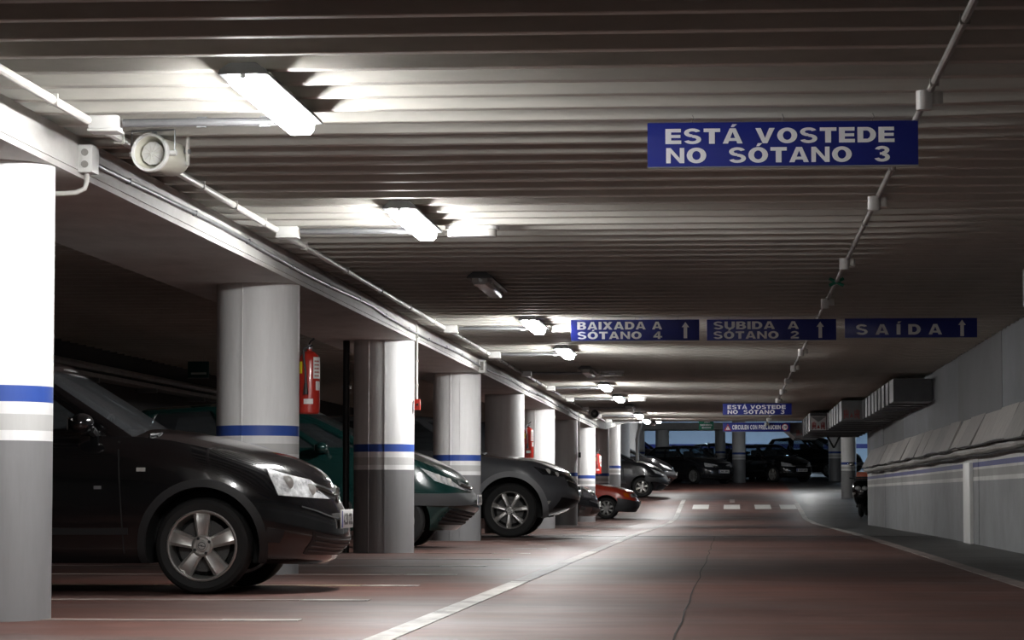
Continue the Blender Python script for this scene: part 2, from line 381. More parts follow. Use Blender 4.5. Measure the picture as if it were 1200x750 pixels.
for k, y in enumerate(COLY): column(COLX, y, COLR, bz(y) - fz(y), LCOL[k], 'round columns along the left side of the lane', SEAM.get(k, (-1.7,)))
far_cols = [(-2.62, 108, .26, 'white column behind the far dark cars left of the exit sign'), (-.415, 108.7, .2, 'pale far column behind the parked sedan roof, under the warning sign'),
            (.29, 106, .25, 'dark grey banded column between the far cars, under the warning sign'), (3.66, 88.6, .235, 'pale banded column right of the lane, nearer of two'),
            (3.95, 108, .25, 'pale banded column right of the lane, farther of two'), (3.6, 119, .3, 'pale column behind the roof of the far estate car')]
for x, y, r, lb in far_cols: column(x, y, r, (3.08 if 107 < y < 109.4 and x < 0 else cz(y)) - fz(y), lb, 'columns at the far end')
xb = build('beam', B(-7.7, .6, 107.2, 109.4, 3.08, 3.34), M_BEAM, smooth=False); tag(xb, 'pale cross beam at the far end over the parked cars', 'beam', kind='thing')

# ------------------------------------------------------------------ fluorescent lamps
def make_lamp(lit, label, loc, group, mlit=None):
    t = thing('fluorescent_lamp', label, 'lamp', loc, 0, group)
    L = .78
    build('housing', MB().prism([(-.105, -.050), (.105, -.050), (.098, -.03), (.055, 0), (-.055, 0), (-.098, -.03)], -L - .03, L + .03, 'y'), M_GREYP, t, smooth=False, bevel=.004)
    build('diffuser', MB().prism([(-.066, -.049), (.066, -.049), (.065, -.078), (.046, -.102), (-.046, -.102), (-.065, -.078)], -L - .012, L + .012, 'y'), (mlit or M_LIT) if lit else M_UNLIT, t, smooth=False, bevel=.006)
    for s in (-1, 1): build('end_clip', B(-.012, .012, s * (L + .018) - .005, s * (L + .018) + .005, -.066, -.05), M_STEEL, t, smooth=False)
    for s in (-1, 1): build('clip', B(.066, .076, s * .45 - .012, s * .45 + .012, -.07, -.05), M_STEEL, t, smooth=False)
    return t
LAMPX = -2.025; LAMP0 = 12.35; LAMPP = 5.55
WHERE = {1: 'nearest lit tube lamp, right of the loudspeaker by the beam', 2: 'second lit tube lamp from the front, with an emergency light at its far end', 3: 'unlit grey tube lamp between the second and the next lit lamps',
         4: 'lit tube lamp left of the BAIXADA A SÓTANO sign, beside a small emergency light', 5: 'lit tube lamp just below left of the BAIXADA A SÓTANO sign', 6: 'unlit tube lamp beyond the hanging BAIXADA A SÓTANO sign'}
ORD_L = ['first', 'second', 'third', 'fourth', 'fifth', 'sixth', 'seventh', 'eighth', 'ninth', 'tenth', 'eleventh', 'twelfth', 'thirteenth', 'fourteenth', 'fifteenth', 'sixteenth', 'seventeenth', 'eighteenth']
for i in range(-2, 17):
    y = LAMP0 + LAMPP * (i - 1)
    lit = i % 3 != 0
    lb = WHERE.get(i)
    if not lb: lb = ('%s%s tube lamp of the left ceiling row counted from the loudspeaker' % ('' if lit else 'unlit ', ORD_L[i - 1])) if i > 6 else {-2: 'lit tube lamp behind the viewer, farthest of two', -1: 'lit tube lamp on the ceiling just past the viewer', 0: 'unlit tube lamp over the lane, out of view above the front ribs'}[i]
    t = make_lamp(lit, lb, (LAMPX, y, cz(y) + .003), 'ceiling lamps along the left of the lane')
    if 75 < y: t.rotation_euler = (math.atan(.034), 0, 0)
    if i in (2, 4, 6, 8) :
        e = thing('emergency_light', {2: 'clear oval emergency light at the far end of the second lit lamp', 4: 'clear oval emergency light left of the BAIXADA A SÓTANO sign', 6: 'small emergency light beside the far unlit lamp', 8: 'tiny emergency light beside a far lit lamp'}[i], 'lamp', (LAMPX + .30, y + .84, cz(y) + .002), 0, 'emergency lights')
        pts = [(math.cos(a) * .09 + (.09 if math.cos(a) > 0 else -.09), math.sin(a) * .07) for a in [2 * math.pi * k / 20 for k in range(20)]]
        build('back_plate', MB().prism(pts, -.025, 0, 'z'), M_WHITE, e, smooth=False)
        build('lens', MB().prism([(a * .92, b * .9) for a, b in pts], -.075, -.025, 'z'), M_CLEAR, e, smooth=False, bevel=.008)
        build('battery_tube', B(-.04, .05, -.078, -.066, -.055, -.035), M_LETTER, e, smooth=False)
for i, x in enumerate((-5.2, -1.2, 2.6, 6.0)):
    t = make_lamp(True, 'cool white tube lamp in the far bay, %s from the left' % ORD_L[i], (x, 122, cz(122)), 'cool lamps in the far bay', M_LITFAR)
make_lamp(True, 'tube lamp above the far right end of the lane, behind the ducts', (2.6, 96, cz(96)), 'lamps over the far right of the lane')
t = make_lamp(True, 'cool white tube lamp beyond the end of the right wall', (6.2, 92, cz(92)), 'cool lamps in the far bay', M_LITFAR)

# ------------------------------------------------------------------ conduits, boxes
def conduit(name, label, pts, r, m, clips, group=None):
    t = thing(name, label, 'conduit', pts[0], 0, group); p0 = Vector(pts[0])
    build('pipe', MB().tube([Vector(p) - p0 for p in pts], r, 10), m, t)
    for c in clips:
        q = Vector(c) - p0
        build('clip', MB().box(q.x - r * 1.2, q.x + r * 1.2, q.y - .009, q.y + .009, q.z - r * 1.2, q.z + r * 1.3), m, t, smooth=False)
    return t
ZP = 2.374
boxes = []
for i in range(1, 12):
    if i == 3: continue
    y = LAMP0 + LAMPP * (i - 1) + .74; boxes.append(y)
def around(y0, y1, n): return [y0 + (y1 - y0) * (k + .5) / n for k in range(n)]
prev = 6.0
for j, y in enumerate(boxes):
    if y > 74: break
    conduit('ceiling_conduit', '%s run of white conduit along the beam, ending at a junction box' % ORD_L[j], [(-3.035, prev, ZP), (-3.035, y - .02, ZP)], .021, M_PIPE if j < 4 else M_DULLPIPE, [(-3.035, a, ZP) for a in around(prev, y, 5)], 'conduits along the beam')
    t = thing('junction_box', '%s white junction box along the beam, counted from the loudspeaker' % ORD_L[j], 'box', (-2.965, y + .06, cz(y)), 0, 'ceiling junction boxes')
    build('box_body', B(-.07, .07, -.07, .07, -.065, 0), M_WHITE, t, smooth=False, bevel=.008)
    build('box_lid', B(-.074, .074, -.074, .074, -.078, -.065), M_WHITE, t, smooth=False, bevel=.004)
    conduit('branch_conduit', 'thin conduit crossing from the %s junction box to its ceiling lamp' % ORD_L[j], [(-2.88, y + .06, ZP - .006), (LAMPX - .112, y + .06, ZP - .006)], .02, M_STEEL, [(-2.5, y + .06, ZP - .006), (-2.2, y + .06, ZP - .006)], 'lamp feed conduits')
    prev = y + .14
# thin conduit on the beam face and its box
t = thing('wall_box', 'white switch box on the beam above the first column', 'box', (XB, 13.95, 2.36), 0)
build('box_body', B(0, .075, -.075, .075, -.14, 0), M_WHITE, t, smooth=False, bevel=.006)
build('screw_cap', MB().lathe([(.018, -.085), (.018, -.075)], 'y', (.037, 0, -.04), 12), M_DULLPIPE, t); build('screw_cap', MB().lathe([(.018, -.085), (.018, -.075)], 'y', (.037, 0, -.10), 12), M_DULLPIPE, t)
build('elbow_pipe', MB().tube([(.03, 0, -.14), (.03, 0, -.18), (.02, 0, -.215), (-.02, -.01, -.235), (-.08, -.01, -.24), (-.17, -.02, -.242)], .013, 10), M_PIPE, t)
pts = [(XB + .018, y, 2.305 + .012 * math.sin(y * .8) - (.02 if y > 26 else 0)) for y in [14.05 + .95 * k for k in range(60)]]
conduit('beam_conduit', 'thin wavy cable conduit along the face of the beam', pts, .013, M_STEEL, [pts[k] for k in range(1, 58, 2)])
t = thing('wall_box', 'small white box on the beam above the fourth column', 'box', (XB, 36.6, 2.36), 0)
build('box_body', B(0, .08, -.1, .1, -.17, 0), M_WHITE, t, smooth=False, bevel=.006); build('box_lid', B(.02, .06, -.108, -.1, -.14, -.03), M_DULLPIPE, t, smooth=False)
# right-hand ceiling conduit with sprinkler heads
XR = .885
conduit('ceiling_conduit', 'long thin conduit with white detectors down the right of the ceiling', [(XR, 5, 2.385), (XR, 74, 2.385)], .016, M_DULLPIPE, [(XR, 9 + 1.6 * k, 2.385) for k in range(40)])
LD = ['first white detector on the right ceiling conduit, above the front sign end', 'second white detector on the right ceiling conduit', 'third white detector on the right ceiling conduit']
for k in range(14):
    y = 12.45 + 4.42 * k
    t = thing('smoke_detector', LD[k] if k < 3 else '%s white detector along the right ceiling conduit' % ORD_L[k], 'detector', (XR - .028, y, 2.38), 0, 'detectors on the right ceiling conduit')
    build('cup', MB().lathe([(.033, -.085), (.036, -.08), (.036, 0)], 'z', n=20), M_WHITE, t)
    build('base', MB().lathe([(.026, -.06), (.03, -.055), (.03, 0)], 'z', (.055, .03, 0), 16), M_PIPE, t)
t = thing('pipe_clamp', 'small dark green clamp on the right ceiling conduit', 'clamp', (XR, 23.6, 2.385))
build('clamp_arm', MB().tube([(-.06, 0, .02), (.06, 0, -.04)], .014, 8), M_SIGNG, t); build('clamp_arm', MB().tube([(-.06, 0, -.04), (.06, 0, .02)], .014, 8), M_SIGNG, t)
# box at the right edge of the picture
t = thing('hanging_box', 'pale box hanging from the ceiling at the right edge', 'box', (2.42, 22.6, 2.4)); build('box_body', B(-.09, .16, -.1, .1, -.3, 0), M_WHITE, t, smooth=False, bevel=.006)
build('box_lid', B(-.085, .155, -.115, -.1, -.29, -.01), M_PIPE, t, smooth=False)

# ------------------------------------------------------------------ loudspeakers
def speaker(loc, rz, label, dark=False):  # dark: bowl and grille coloured black for the shade of a backlit mouth
    t = thing('loudspeaker', label, 'loudspeaker', loc, rz); n = 36
    my = mat('speaker_cream', (.62, .61, .52), .4, noise=.1, scale=5)
    build('barrel', MB().lathe([(.085, 0), (.087, .01), (.087, .30), (.080, .325), (.066, .345), (0, .348)], 'y', n=n, caps=False), my, t)
    build('rim', MB().lathe([(.080, .02), (.083, -.012), (.094, -.016), (.099, -.004), (.097, .018), (.088, .022)], 'y', n=n, closed=True), M_WHITE, t)
    build('bowl', MB().lathe([(.082, 0), (.074, .05), (.06, .075), (0, .08)], 'y', n=n, caps=False), M_BLACKP if dark else my, t)
    g = MB().lathe([(.060, .055), (.060, .036), (.03, .028), (0, .025)], 'y', n=10)
    gr = build('grille', g, M_BLACKP if dark else M_WHITE, t)
    for k in range(10):
        a = 2 * math.pi * k / 10; build('spoke', MB().tube([(.008 * math.cos(a), .023, .008 * math.sin(a)), (.05 * math.cos(a), .035, .05 * math.sin(a))], .003, 5), M_PIPE, gr)
    top = 2.4 - loc[2]
    build('bracket', MB().tube([(-.115, .04, -.01), (-.115, .04, .115), (.115, .04, .115), (.115, .04, -.01)], .005, 6), M_STEEL, t)
    for s in (-1, 1): build('pivot', MB().lathe([(.014, 0), (.014, s * .04)], 'x', (s * .085, .04, 0), 10), M_WHITE, t)
    build('hanger', MB().box(-.012, .012, .05, .062, .112, top), M_STEEL, t, smooth=False)
    build('strap', B(.098, .106, .23, .26, -.04, .12), M_PIPE, t, smooth=False); build('strap_knob', MB().lathe([(.012, 0), (.012, .03)], 'x', (.086, .245, .03), 10), M_STEEL, t)
    build('cable', MB().tube([(0, .34, -.02), (0, .42, 0), (-.05, .5, .08), (-.1, .55, top - .01)], .006, 6), M_BLACKP, t)
    return t
speaker((-2.875, 13.75, 2.30), -.19, 'cream round loudspeaker hanging under the ceiling above the second column')
speaker((-2.80, 58, 2.27), .2, 'small loudspeaker with a shade-coloured mouth far down beside the beam', True)

# ------------------------------------------------------------------ fire extinguishers
def extinguisher(loc, label):
    t = thing('fire_extinguisher', label, 'extinguisher', loc, 0, 'red extinguishers on the columns'); r = .082
    cyl = build('cylinder', MB().lathe([(r * .9, 0), (r, .012), (r, .40), (r * .86, .445), (r * .5, .475), (.02, .485), (.02, .50)], 'z', n=24), M_RED, t)
    def patch(a0, a1, z0, z1, m, nm):
        rr = r + .0015; rows = [[(rr * math.cos(a), rr * math.sin(a), z) for a in [a0 + (a1 - a0) * k / 6 for k in range(7)]] for z in (z0, z1)]
        return build(nm, MB().grid(rows), m, cyl)
    A = math.radians
    patch(A(-165), A(-122), .31, .40, M_YEL, 'yellow_sticker'); lab = patch(A(-60), A(-8), .27, .435, M_PLATE, 'white_sticker'); patch(A(-112), A(-60), .075, .115, M_PLATE, 'small_sticker')
    patch(A(-45), A(-12), .18, .25, M_PLATE, 'small_sticker')
    for k in range(5): patch(A(-54), A(-16), .285 + .028 * k, .297 + .028 * k, M_RED, 'print_line')
    build('valve', MB().lathe([(.018, .495), (.022, .5), (.022, .53), (.012, .54)], 'z', n=12), M_STEEL, t)
    build('handle', MB().tube([(0, -.01, .535), (.02, -.05, .56), (.045, -.075, .575)], .008, 8), M_BLACKP, t); build('lever', MB().tube([(0, -.01, .52), (.03, -.06, .525)], .007, 8), M_BLACKP, t)
    build('hose', MB().tube([(0, -.01, .52), (-.035, -.05, .50), (-.03, -.09, .43), (-.015, -.095, .33), (-.012, -.095, .23)], .009, 8), M_GREYP, t)
    build('nozzle', MB().tube([(-.012, -.097, .235), (-.012, -.1, .15)], [.012, .02], 10), M_BLACKP, t)
    build('wall_bracket', B(-.09, 0, -.03, .03, .3, .34), M_STEEL, t, smooth=False)
    return t
for k, zb, lb in ((1, 1.22, 'red fire extinguisher with a yellow sticker on the second column'), (4, 1.20, 'red fire extinguisher behind the grey off-roader'), (7, 1.16, 'red fire extinguisher above the red car')):
    extinguisher((COLX + COLR + .056, COLY[k] + .16, zb + fz(COLY[k])), lb)
# call boxes with conduit
def callbox(k, m, zb, label):
    y = COLY[k] - .05; x = XB + .02
    t = thing('call_box', label, 'call box', (x, y, zb))
    build('box_body', B(-.02, .035, -.035, .035, 0, .11), m, t, smooth=False, bevel=.004); build('button', MB().lathe([(.014, -.042), (.014, -.034)], 'y', (.008, 0, .055), 10), M_BLACKP, t)
    build('riser_pipe', MB().tube([(.0, 0, .11), (.0, 0, 2.42 - zb)], .011, 8), M_PIPE, t)
    for z in (.25, .5, .75): build('clip', B(-.016, .016, -.014, .014, z, z + .02), M_PIPE, t, smooth=False)
callbox(2, M_RED, 1.48, 'red call box hanging on a white riser pipe by the third column')
callbox(6, M_BLACKP, 1.40, 'small black switch box on a riser pipe beside a dark column')
t = thing('drain_pipe', 'dark vertical drain pipe left of the third column', 'pipe', (-3.98, 29.0, 0)); build('pipe', MB().tube([(0, 0, 0), (0, 0, 2.2)], .035, 12), M_BLACKP, t)
for z in (.5, 1.7): build('clip', B(-.045, .045, -.012, .05, z, z + .03), M_STEEL, t, smooth=False)
yy = 91.
t = thing('drain_pipe', 'white bent drain pipe on a far column left of the dark cars', 'pipe', (-3.02, yy, fz(yy))); hh = cz(yy) - fz(yy)
build('pipe', MB().tube([(0, 0, 0), (0, 0, hh - .75), (.03, 0, hh - .55), (.12, 0, hh - .3), (.16, 0, hh - .02)], .055, 12), M_WHITE, t); build('collar', MB().lathe([(.065, hh - .8), (.065, hh - .72)], 'z', n=12), M_WHITE, t)

# ------------------------------------------------------------------ signs
def glyphs():
    """heavy wide capitals as flat polygons: cap height 1, each entry (advance width, polygons)"""
    V, H = .315, .235
    R = lambda x0, x1, y0, y1: [(x0, y0), (x1, y0), (x1, y1), (x0, y1)]
    def arc(cx, cy, rx, ry, a0, a1, tx=.31, ty=.225, n=14):
        out = []
        for k in range(n):
            q = []
            for a, i in ((a0 + (a1 - a0) * k / n, 0), (a0 + (a1 - a0) * (k + 1) / n, 0), (a0 + (a1 - a0) * (k + 1) / n, 1), (a0 + (a1 - a0) * k / n, 1)):
                c, d = math.cos(math.radians(a)), math.sin(math.radians(a)); q.append((cx + (rx - tx * i) * c, cy + (ry - ty * i) * d))
            out.append(q)
        return out
    G = {}
    G['E'] = (.86, [R(0, V, 0, 1), R(V, .86, 0, H), R(V, .82, .40, .60), R(V, .84, 1 - H, 1)])
    G['T'] = (.9, [R(0, .9, 1 - H, 1), R(.45 - V / 2, .45 + V / 2, 0, 1 - H)])
    G['L'] = (.8, [R(0, V, 0, 1), R(V, .8, 0, H)])
    G['I'] = (V, [R(0, V, 0, 1)])
    G['N'] = (1.0, [R(0, .25, 0, 1), R(.75, 1, 0, 1), [(.25, 1), (.0, 1), (.75, 0), (1., 0)]])
    G['M'] = (1.15, [R(0, .25, 0, 1), R(.90, 1.15, 0, 1), [(0, 1), (.3, 1), (.70, 0), (.45, 0)], [(1.15, 1), (.85, 1), (.45, 0), (.70, 0)]])
    G['A'] = (1.08, [[(0, 0), (.29, 0), (.62, 1), (.38, 1)], [(1.08, 0), (.79, 0), (.46, 1), (.70, 1)], R(.26, .82, .17, .36)])
    G['V'] = (1.05, [[(0, 1), (.3, 1), (.64, 0), (.40, 0)], [(1.05, 1), (.75, 1), (.41, 0), (.65, 0)]])
    G['X'] = (1.05, [[(0, 0), (.34, 0), (1.02, 1), (.69, 1)], [(1.05, 0), (.71, 0), (.03, 1), (.36, 1)]])
    G['O'] = (1.08, arc(.54, .5, .54, .515, 0, 360, n=28))
    G['C'] = (1.0, arc(.54, .5, .54, .515, 38, 322, n=24))
    G['D'] = (1.0, [R(0, V, 0, 1), R(V, .5, 0, H), R(V, .5, 1 - H, 1)] + arc(.48, .5, .52, .5, -90, 90))
    G['U'] = (1.0, [R(0, V, .38, 1), R(1 - V, 1, .38, 1)] + arc(.5, .40, .5, .415, 180, 360))
    G['B'] = (.95, [R(0, V, 0, 1), R(V, .58, 0, .19), R(V, .58, .41, .60), R(V, .56, .81, 1)] + arc(.58, .30, .37, .30, -90, 90, V, .19) + arc(.56, .755, .34, .245, -90, 90, V, .19))
    G['P'] = (.92, [R(0, V, 0, 1), R(V, .56, .34, .53), R(V, .56, .81, 1)] + arc(.56, .67, .36, .33, -90, 90, V, .19))
    G['R'] = (1.0, [R(0, V, 0, 1), R(V, .56, .38, .57), R(V, .56, .81, 1), [(.42, .40), (.66, .44), (1.02, 0), (.70, 0)]] + arc(.56, .69, .38, .31, -90, 90, V, .19))
    G['S'] = (.95, arc(.475, .725, .455, .29, 20, 270, .26, .19) + arc(.475, .285, .475, .30, -160, 90, .26, .19))
    G['3'] = (.86, arc(.42, .74, .40, .275, -85, 165, .25, .19) + arc(.42, .28, .43, .295, -165, 85, .26, .19) + [R(.3, .5, .44, .60)])
    G['2'] = (.86, arc(.43, .69, .42, .325, -20, 170, .26, .2) + [R(.02, .86, 0, .21), [(.02, .2), (.36, .2), (.84, .62), (.58, .62)]])
    G['4'] = (.92, [R(.46, .72, 0, 1), R(0, .92, .19, .38), [(0, .36), (.26, .36), (.60, 1), (.46, 1)]])
    G['0'] = (.86, arc(.43, .5, .43, .515, 0, 360, n=24))
    G[' '] = (.42, [])
    for a, b in (('\u00c1', 'A'), ('\u00d3', 'O'), ('\u00cd', 'I')):
        w_ = G[b][0] / 2; G[a] = (G[b][0], G[b][1] + [[(w_ - .10, 1.07), (w_ + .06, 1.07), (w_ + .24, 1.27), (w_ - .02, 1.27)]])
    return G
GLY = glyphs()
def text_on(parent, s, x, z, width, cap, m, y=-.0125, bold=0, spacing=.13, name='lettering', face='y'):
    """flat print: the words fitted to a width and a cap height, centred on (x, z); one mesh per word"""
    tot = sum(GLY[c][0] + spacing for c in s) - spacing; k = width / tot; pen = 0; outs = []; mb = MB()
    def flush():
        nonlocal mb
        if mb.v:
            me = bpy.data.meshes.new(name); me.from_pydata(mb.v, [], mb.f); outs.append(link(name, me, m, parent)); mb = MB()
    for c in s:
        if c == ' ' or spacing > .3: flush()
        for poly in GLY[c][1]:
            P = [(x - width / 2 + (pen + p) * k, z - cap / 2 + q * cap) for p, q in poly]
            ar = sum(a[0] * b[1] - b[0] * a[1] for a, b in zip(P, P[1:] + P[:1]))
            if ar < 0: P = P[::-1]
            yy_ = y - 4e-5 * (len(mb.f) % 5) * (1 if face == 'y' else -1); mb.add([(a, yy_, b) if face == 'y' else (yy_, a, b) for a, b in P], [tuple(range(len(P)))])
        pen += GLY[c][0] + spacing
    flush(); return outs
def arrow_up(parent, x, z, wd, h, m, y=-.0125):
    s = wd * .24; P = [(x - s, z - h / 2), (x + s, z - h / 2), (x + s, z + h * .18), (x + wd / 2, z + h * .18), (x, z + h / 2), (x - wd / 2, z + h * .18), (x - s, z + h * .18)]
    return build('arrow', MB().prism(P, y, y + .001, 'y'), m, parent, smooth=False)
def sign(loc, wd, ht, label, m=M_SIGN, top=None, hooks=3, group=None):
    t = thing('hanging_sign', label, 'sign', loc, 0, group)
    build('board', B(-wd / 2, wd / 2, -.011, .011, -ht, 0), m, t, smooth=False, bevel=.002)
    build('lower_rail', B(-wd / 2, wd / 2, -.013, .013, -ht - .006, -ht + .001), M_STEEL, t, smooth=False)
    gap = (top or cz(loc[1])) - loc[2]
    for k in range(hooks):
        x = -wd / 2 + wd * (k + .5) / hooks
        build('hook', MB().tube([(x, 0, -.01), (x, 0, gap * .4), (x + .008, 0, gap * .7), (x, 0, gap + .01)], .003, 6), M_DULLPIPE, t)
    return t
SW, SH = 1.282, .212
def esta(loc, label):
    t = sign(loc, SW, SH, label)
    text_on(t, 'ESTÁ VOSTEDE', -.013, -.066, 1.085, .073, M_LETTER, bold=.045); text_on(t, 'NO  SÓTANO  3', -.022, -.158, 1.06, .073, M_LETTER, bold=.045)
    return t
esta((.25, 13.38, 2.372), 'blue hanging sign ESTÁ VOSTEDE NO SÓTANO 3 nearest the camera')
esta((.49, 52.8, 2.305), 'smaller far blue sign ESTÁ VOSTEDE NO SÓTANO 3')
Y2 = 28.5
t = sign((-.965, Y2, 2.372), 1.30, SH, 'blue hanging sign BAIXADA A SÓTANO 4 with up arrow')
text_on(t, 'BAIXADA A', -.155, -.06, .86, .078, M_LETTER, bold=.045); text_on(t, 'SÓTANO  4', -.155, -.158, .86, .075, M_LETTER, bold=.045); arrow_up(t, .51, -.108, .075, .165, M_LETTER)
t = sign((.412, Y2, 2.370), 1.30, SH, 'blue hanging sign SUBIDA A SÓTANO 2 with up arrow')
text_on(t, 'SUBIDA  A', -.155, -.06, .86, .078, M_LETTER, bold=.045); text_on(t, 'SÓTANO  2', -.155, -.158, .86, .075, M_LETTER, bold=.045); arrow_up(t, .49, -.108, .075, .165, M_LETTER)
t = sign((1.808, Y2, 2.374), 1.32, .195, 'blue hanging sign SAÍDA with up arrow')
text_on(t, 'SAÍDA', -.12, -.112, .86, .105, M_LETTER, spacing=.62); arrow_up(t, .51, -.1, .075, .165, M_LETTER)
# warning sign
yw = 70.
t = sign((.626, yw, 2.385), 1.75, .235, 'narrow blue sign CIRCULEN CON PRECAUCION with warning triangle', top=cz(70.) + .04); t.scale = (.945, 1, .945)
text_on(t, 'CIRCULEN CON PRECAUCION', .0, -.118, 1.26, .12, M_LETTER, bold=.03)
build('triangle', MB().prism([(-.84, -.205), (-.65, -.205), (-.745, -.03)], -.0125, -.0115, 'y'), M_LETTER, t, smooth=False)
build('triangle_border', MB().add([(-.84, -.0128, -.205), (-.65, -.0128, -.205), (-.745, -.0128, -.03), (-.80, -.0128, -.185), (-.69, -.0128, -.185), (-.745, -.0128, -.085)], [(0, 1, 4, 3), (1, 2, 5, 4), (2, 0, 3, 5)]), M_RED, t, smooth=False)
build('triangle_mark', B(-.752, -.738, -.0135, -.0125, -.17, -.11), M_INK, t, smooth=False)
build('roundel', MB().lathe([(.09, -.0125), (.09, -.0115)], 'y', (.745, 0, -.118), 24), M_RED, t); build('roundel_face', MB().lathe([(.07, -.0135), (.07, -.0125)], 'y', (.745, 0, -.118), 24), M_LETTER, t)
text_on(t, '20', .745, -.118, .095, .08, M_INK, y=-.0142, bold=.03)
yg = 95.
t = sign((-.83, yg, fz(yg) + 2.44), .50, .36, 'green exit sign hanging at the far end of the ceiling', M_SIGNG, hooks=2)
text_on(t, 'SAÍDA', .03, -.09, .2, .07, M_LETTER, bold=.03); text_on(t, 'EMERXENCIA', 0, -.2, .40, .06, M_LETTER, bold=.02)
build('arrow', MB().prism([(-.17, -.29), (-.10, -.255), (-.10, -.275), (.16, -.275), (.16, -.305), (-.10, -.305), (-.10, -.325)], -.0125, -.0115, 'y'), M_LETTER, t, smooth=False)
t = sign((-6.45, 33.8, 2.22), .26, .2, 'unlit dark green exit sign hanging deep in the left parking bays', mat('sign_dark_green', (.006, .05, .045), .4), hooks=2)
build('sign_strip', B(-.09, .1, -.0125, -.0115, -.16, -.135), M_PIPE, t, smooth=False)

# ------------------------------------------------------------------ ducts on the right
def duct(x0, x1, y0, y1, z0, z1, label, n):
    t = thing('air_duct', label, 'duct', ((x0 + x1) / 2, y0, 0), 0, 'stepped metal ducts on the right'); cx = (x0 + x1) / 2; h = (x1 - x0) / 2
    for k in range(n):
        a = (y1 - y0) * k / n; b = (y1 - y0) * (k + 1) / n
        build('duct_section', B(-h, h, a + .01, b - .01, z0, z1), M_DUCT, t, smooth=False)
        build('flange', B(-h - .018, h + .012, b - .03, b + .012, z0 - .02, z1), M_DUCT, t, smooth=False)
    return t
D1 = duct(2.40, 2.965, 42, 52, 1.98, 2.32, 'nearest galvanised duct section against the right wall', 9)
D2 = duct(2.03, 2.965, 52.1, 60, 1.97, 2.33, 'middle galvanised duct section stepping out from the right wall', 6)
D3 = duct(1.67, 2.965, 60.1, 66, 1.96, 2.34, 'far wide duct section carrying the white red-marked plate', 4)
def hazard(parent, cx, y, z0, w_, h, base, redm, grey):
    p = build('marked_plate', B(cx - w_ / 2, cx + w_ / 2, y - .012, y, z0, z0 + h), base, parent, smooth=False)
    build('grey_wedge', MB().prism([(cx - w_ * .46, z0 + h * .96), (cx, z0 + h * .58), (cx + w_ * .46, z0 + h * .96)], y - .014, y - .012, 'y'), grey, p, smooth=False)
    for s in (-1, 1):
        for a, b, zz0, zz1 in ((.15, .2, .08, .52), (.24, .31, .12, .58), (.34, .40, .05, .55), (.15, .4, .26, .34)):
            xs = sorted((cx + s * a * w_, cx + s * b * w_)); build('red_mark', B(xs[0], xs[1], y - .0145, y - .0125, z0 + h * zz0, z0 + h * zz1), redm, p, smooth=False)
    build('red_mark', MB().prism([(cx - w_ * .09, z0 + h * .14), (cx + w_ * .09, z0 + h * .14), (cx, z0 + h * .4)], y - .0145, y - .0125, 'y'), redm, p, smooth=False)
M_RED2 = mat('red_print', (.5, .05, .05), .5); M_RED3 = mat('dull_red_print', (.16, .03, .03), .6); M_GREY2 = mat('grey_print', (.33, .34, .35), .6); M_DKPL = mat('dark_plate', (.10, .10, .10), .6)  # dark base and duller red for the other two plates
cx3 = (1.67 + 2.965) / 2; hazard(D3, 1.85 - cx3, -.012, 1.97, .34, .30, mat('bright_plate', (.95, .95, .95), .5), M_RED2, M_GREY2)
cx2 = (2.03 + 2.965) / 2; hazard(D2, 2.21 - cx2, -.012, 1.98, .36, .32, M_DKPL, M_RED3, M_DUCT)
t = thing('air_duct', 'last dark duct end with a slanted corner at the lane end', 'duct', (1.76, 70.4, 0), 0, 'stepped metal ducts on the right')
build('duct_section', MB().prism([(-.42, 2.40), (-.42, 2.25), (-.16, 2.02), (.42, 2.02), (.42, 2.40)], 0, 3, 'y'), M_DUCT, t, smooth=False)
hazard(t, .0, -.012, 2.05, .34, .28, M_DKPL, M_RED3, M_DUCT)
t = thing('duct_bracket', 'dark V-shaped strap hanging below the far duct', 'bracket', (2.38, 65.9, 1.96)); build('strap', MB().tube([(-.15, 0, 0), (0, 0, -.27)], .022, 8), M_INK, t); build('strap', MB().tube([(0, 0, -.27), (.14, 0, 0)], .022, 8), M_INK, t)
# cable tray on the dark left wall
t = thing('cable_tray', 'dark cable tray along the unlit left wall', 'tray', (-7.8, 22, 2.0)); build('tray', B(0, .25, 0, 20, 0, .05), M_DULLPIPE, t, smooth=False); build('pipe', MB().tube([(.12, 0, .14), (.12, 20, .14)], .05, 8), M_DULLPIPE, t)
for k in range(6): build('tray_arm', B(0, .26, 1 + 3.4 * k, 1.05 + 3.4 * k, -.06, 0), M_STEEL, t, smooth=False)

# ------------------------------------------------------------------ cars
LEV = [(0, .07, .16, .10), (.05, .03, .07, .05), (.22, .012, .015, .01), (.42, 0, 0, 0), (.60, .003, .02, .01), (.78, .014, .075, .03), (.92, .04, .14, .05), (1, .075, .19, .08)]
def smooth_levels(lev, n):
    def at(v):
        i = 0
        while i < len(lev) - 2 and v > lev[i + 1][0]: i += 1
        p0, p1, p2, p3 = lev[max(i - 1, 0)], lev[i], lev[i + 1], lev[min(i + 2, len(lev) - 1)]
        t = (v - p1[0]) / (p2[0] - p1[0]); out = []
        for k in (1, 2, 3):
            m1 = (p2[k] - p0[k]) / max(p2[0] - p0[0], 1e-6) * (p2[0] - p1[0]); m2 = (p3[k] - p1[k]) / max(p3[0] - p1[0], 1e-6) * (p2[0] - p1[0])
            if i == 0: m1 = p2[k] - p1[k]
            out.append((2 * t ** 3 - 3 * t * t + 1) * p1[k] + (t ** 3 - 2 * t * t + t) * m1 + (-2 * t ** 3 + 3 * t * t) * p2[k] + (t ** 3 - t * t) * m2)
        return out
    return at
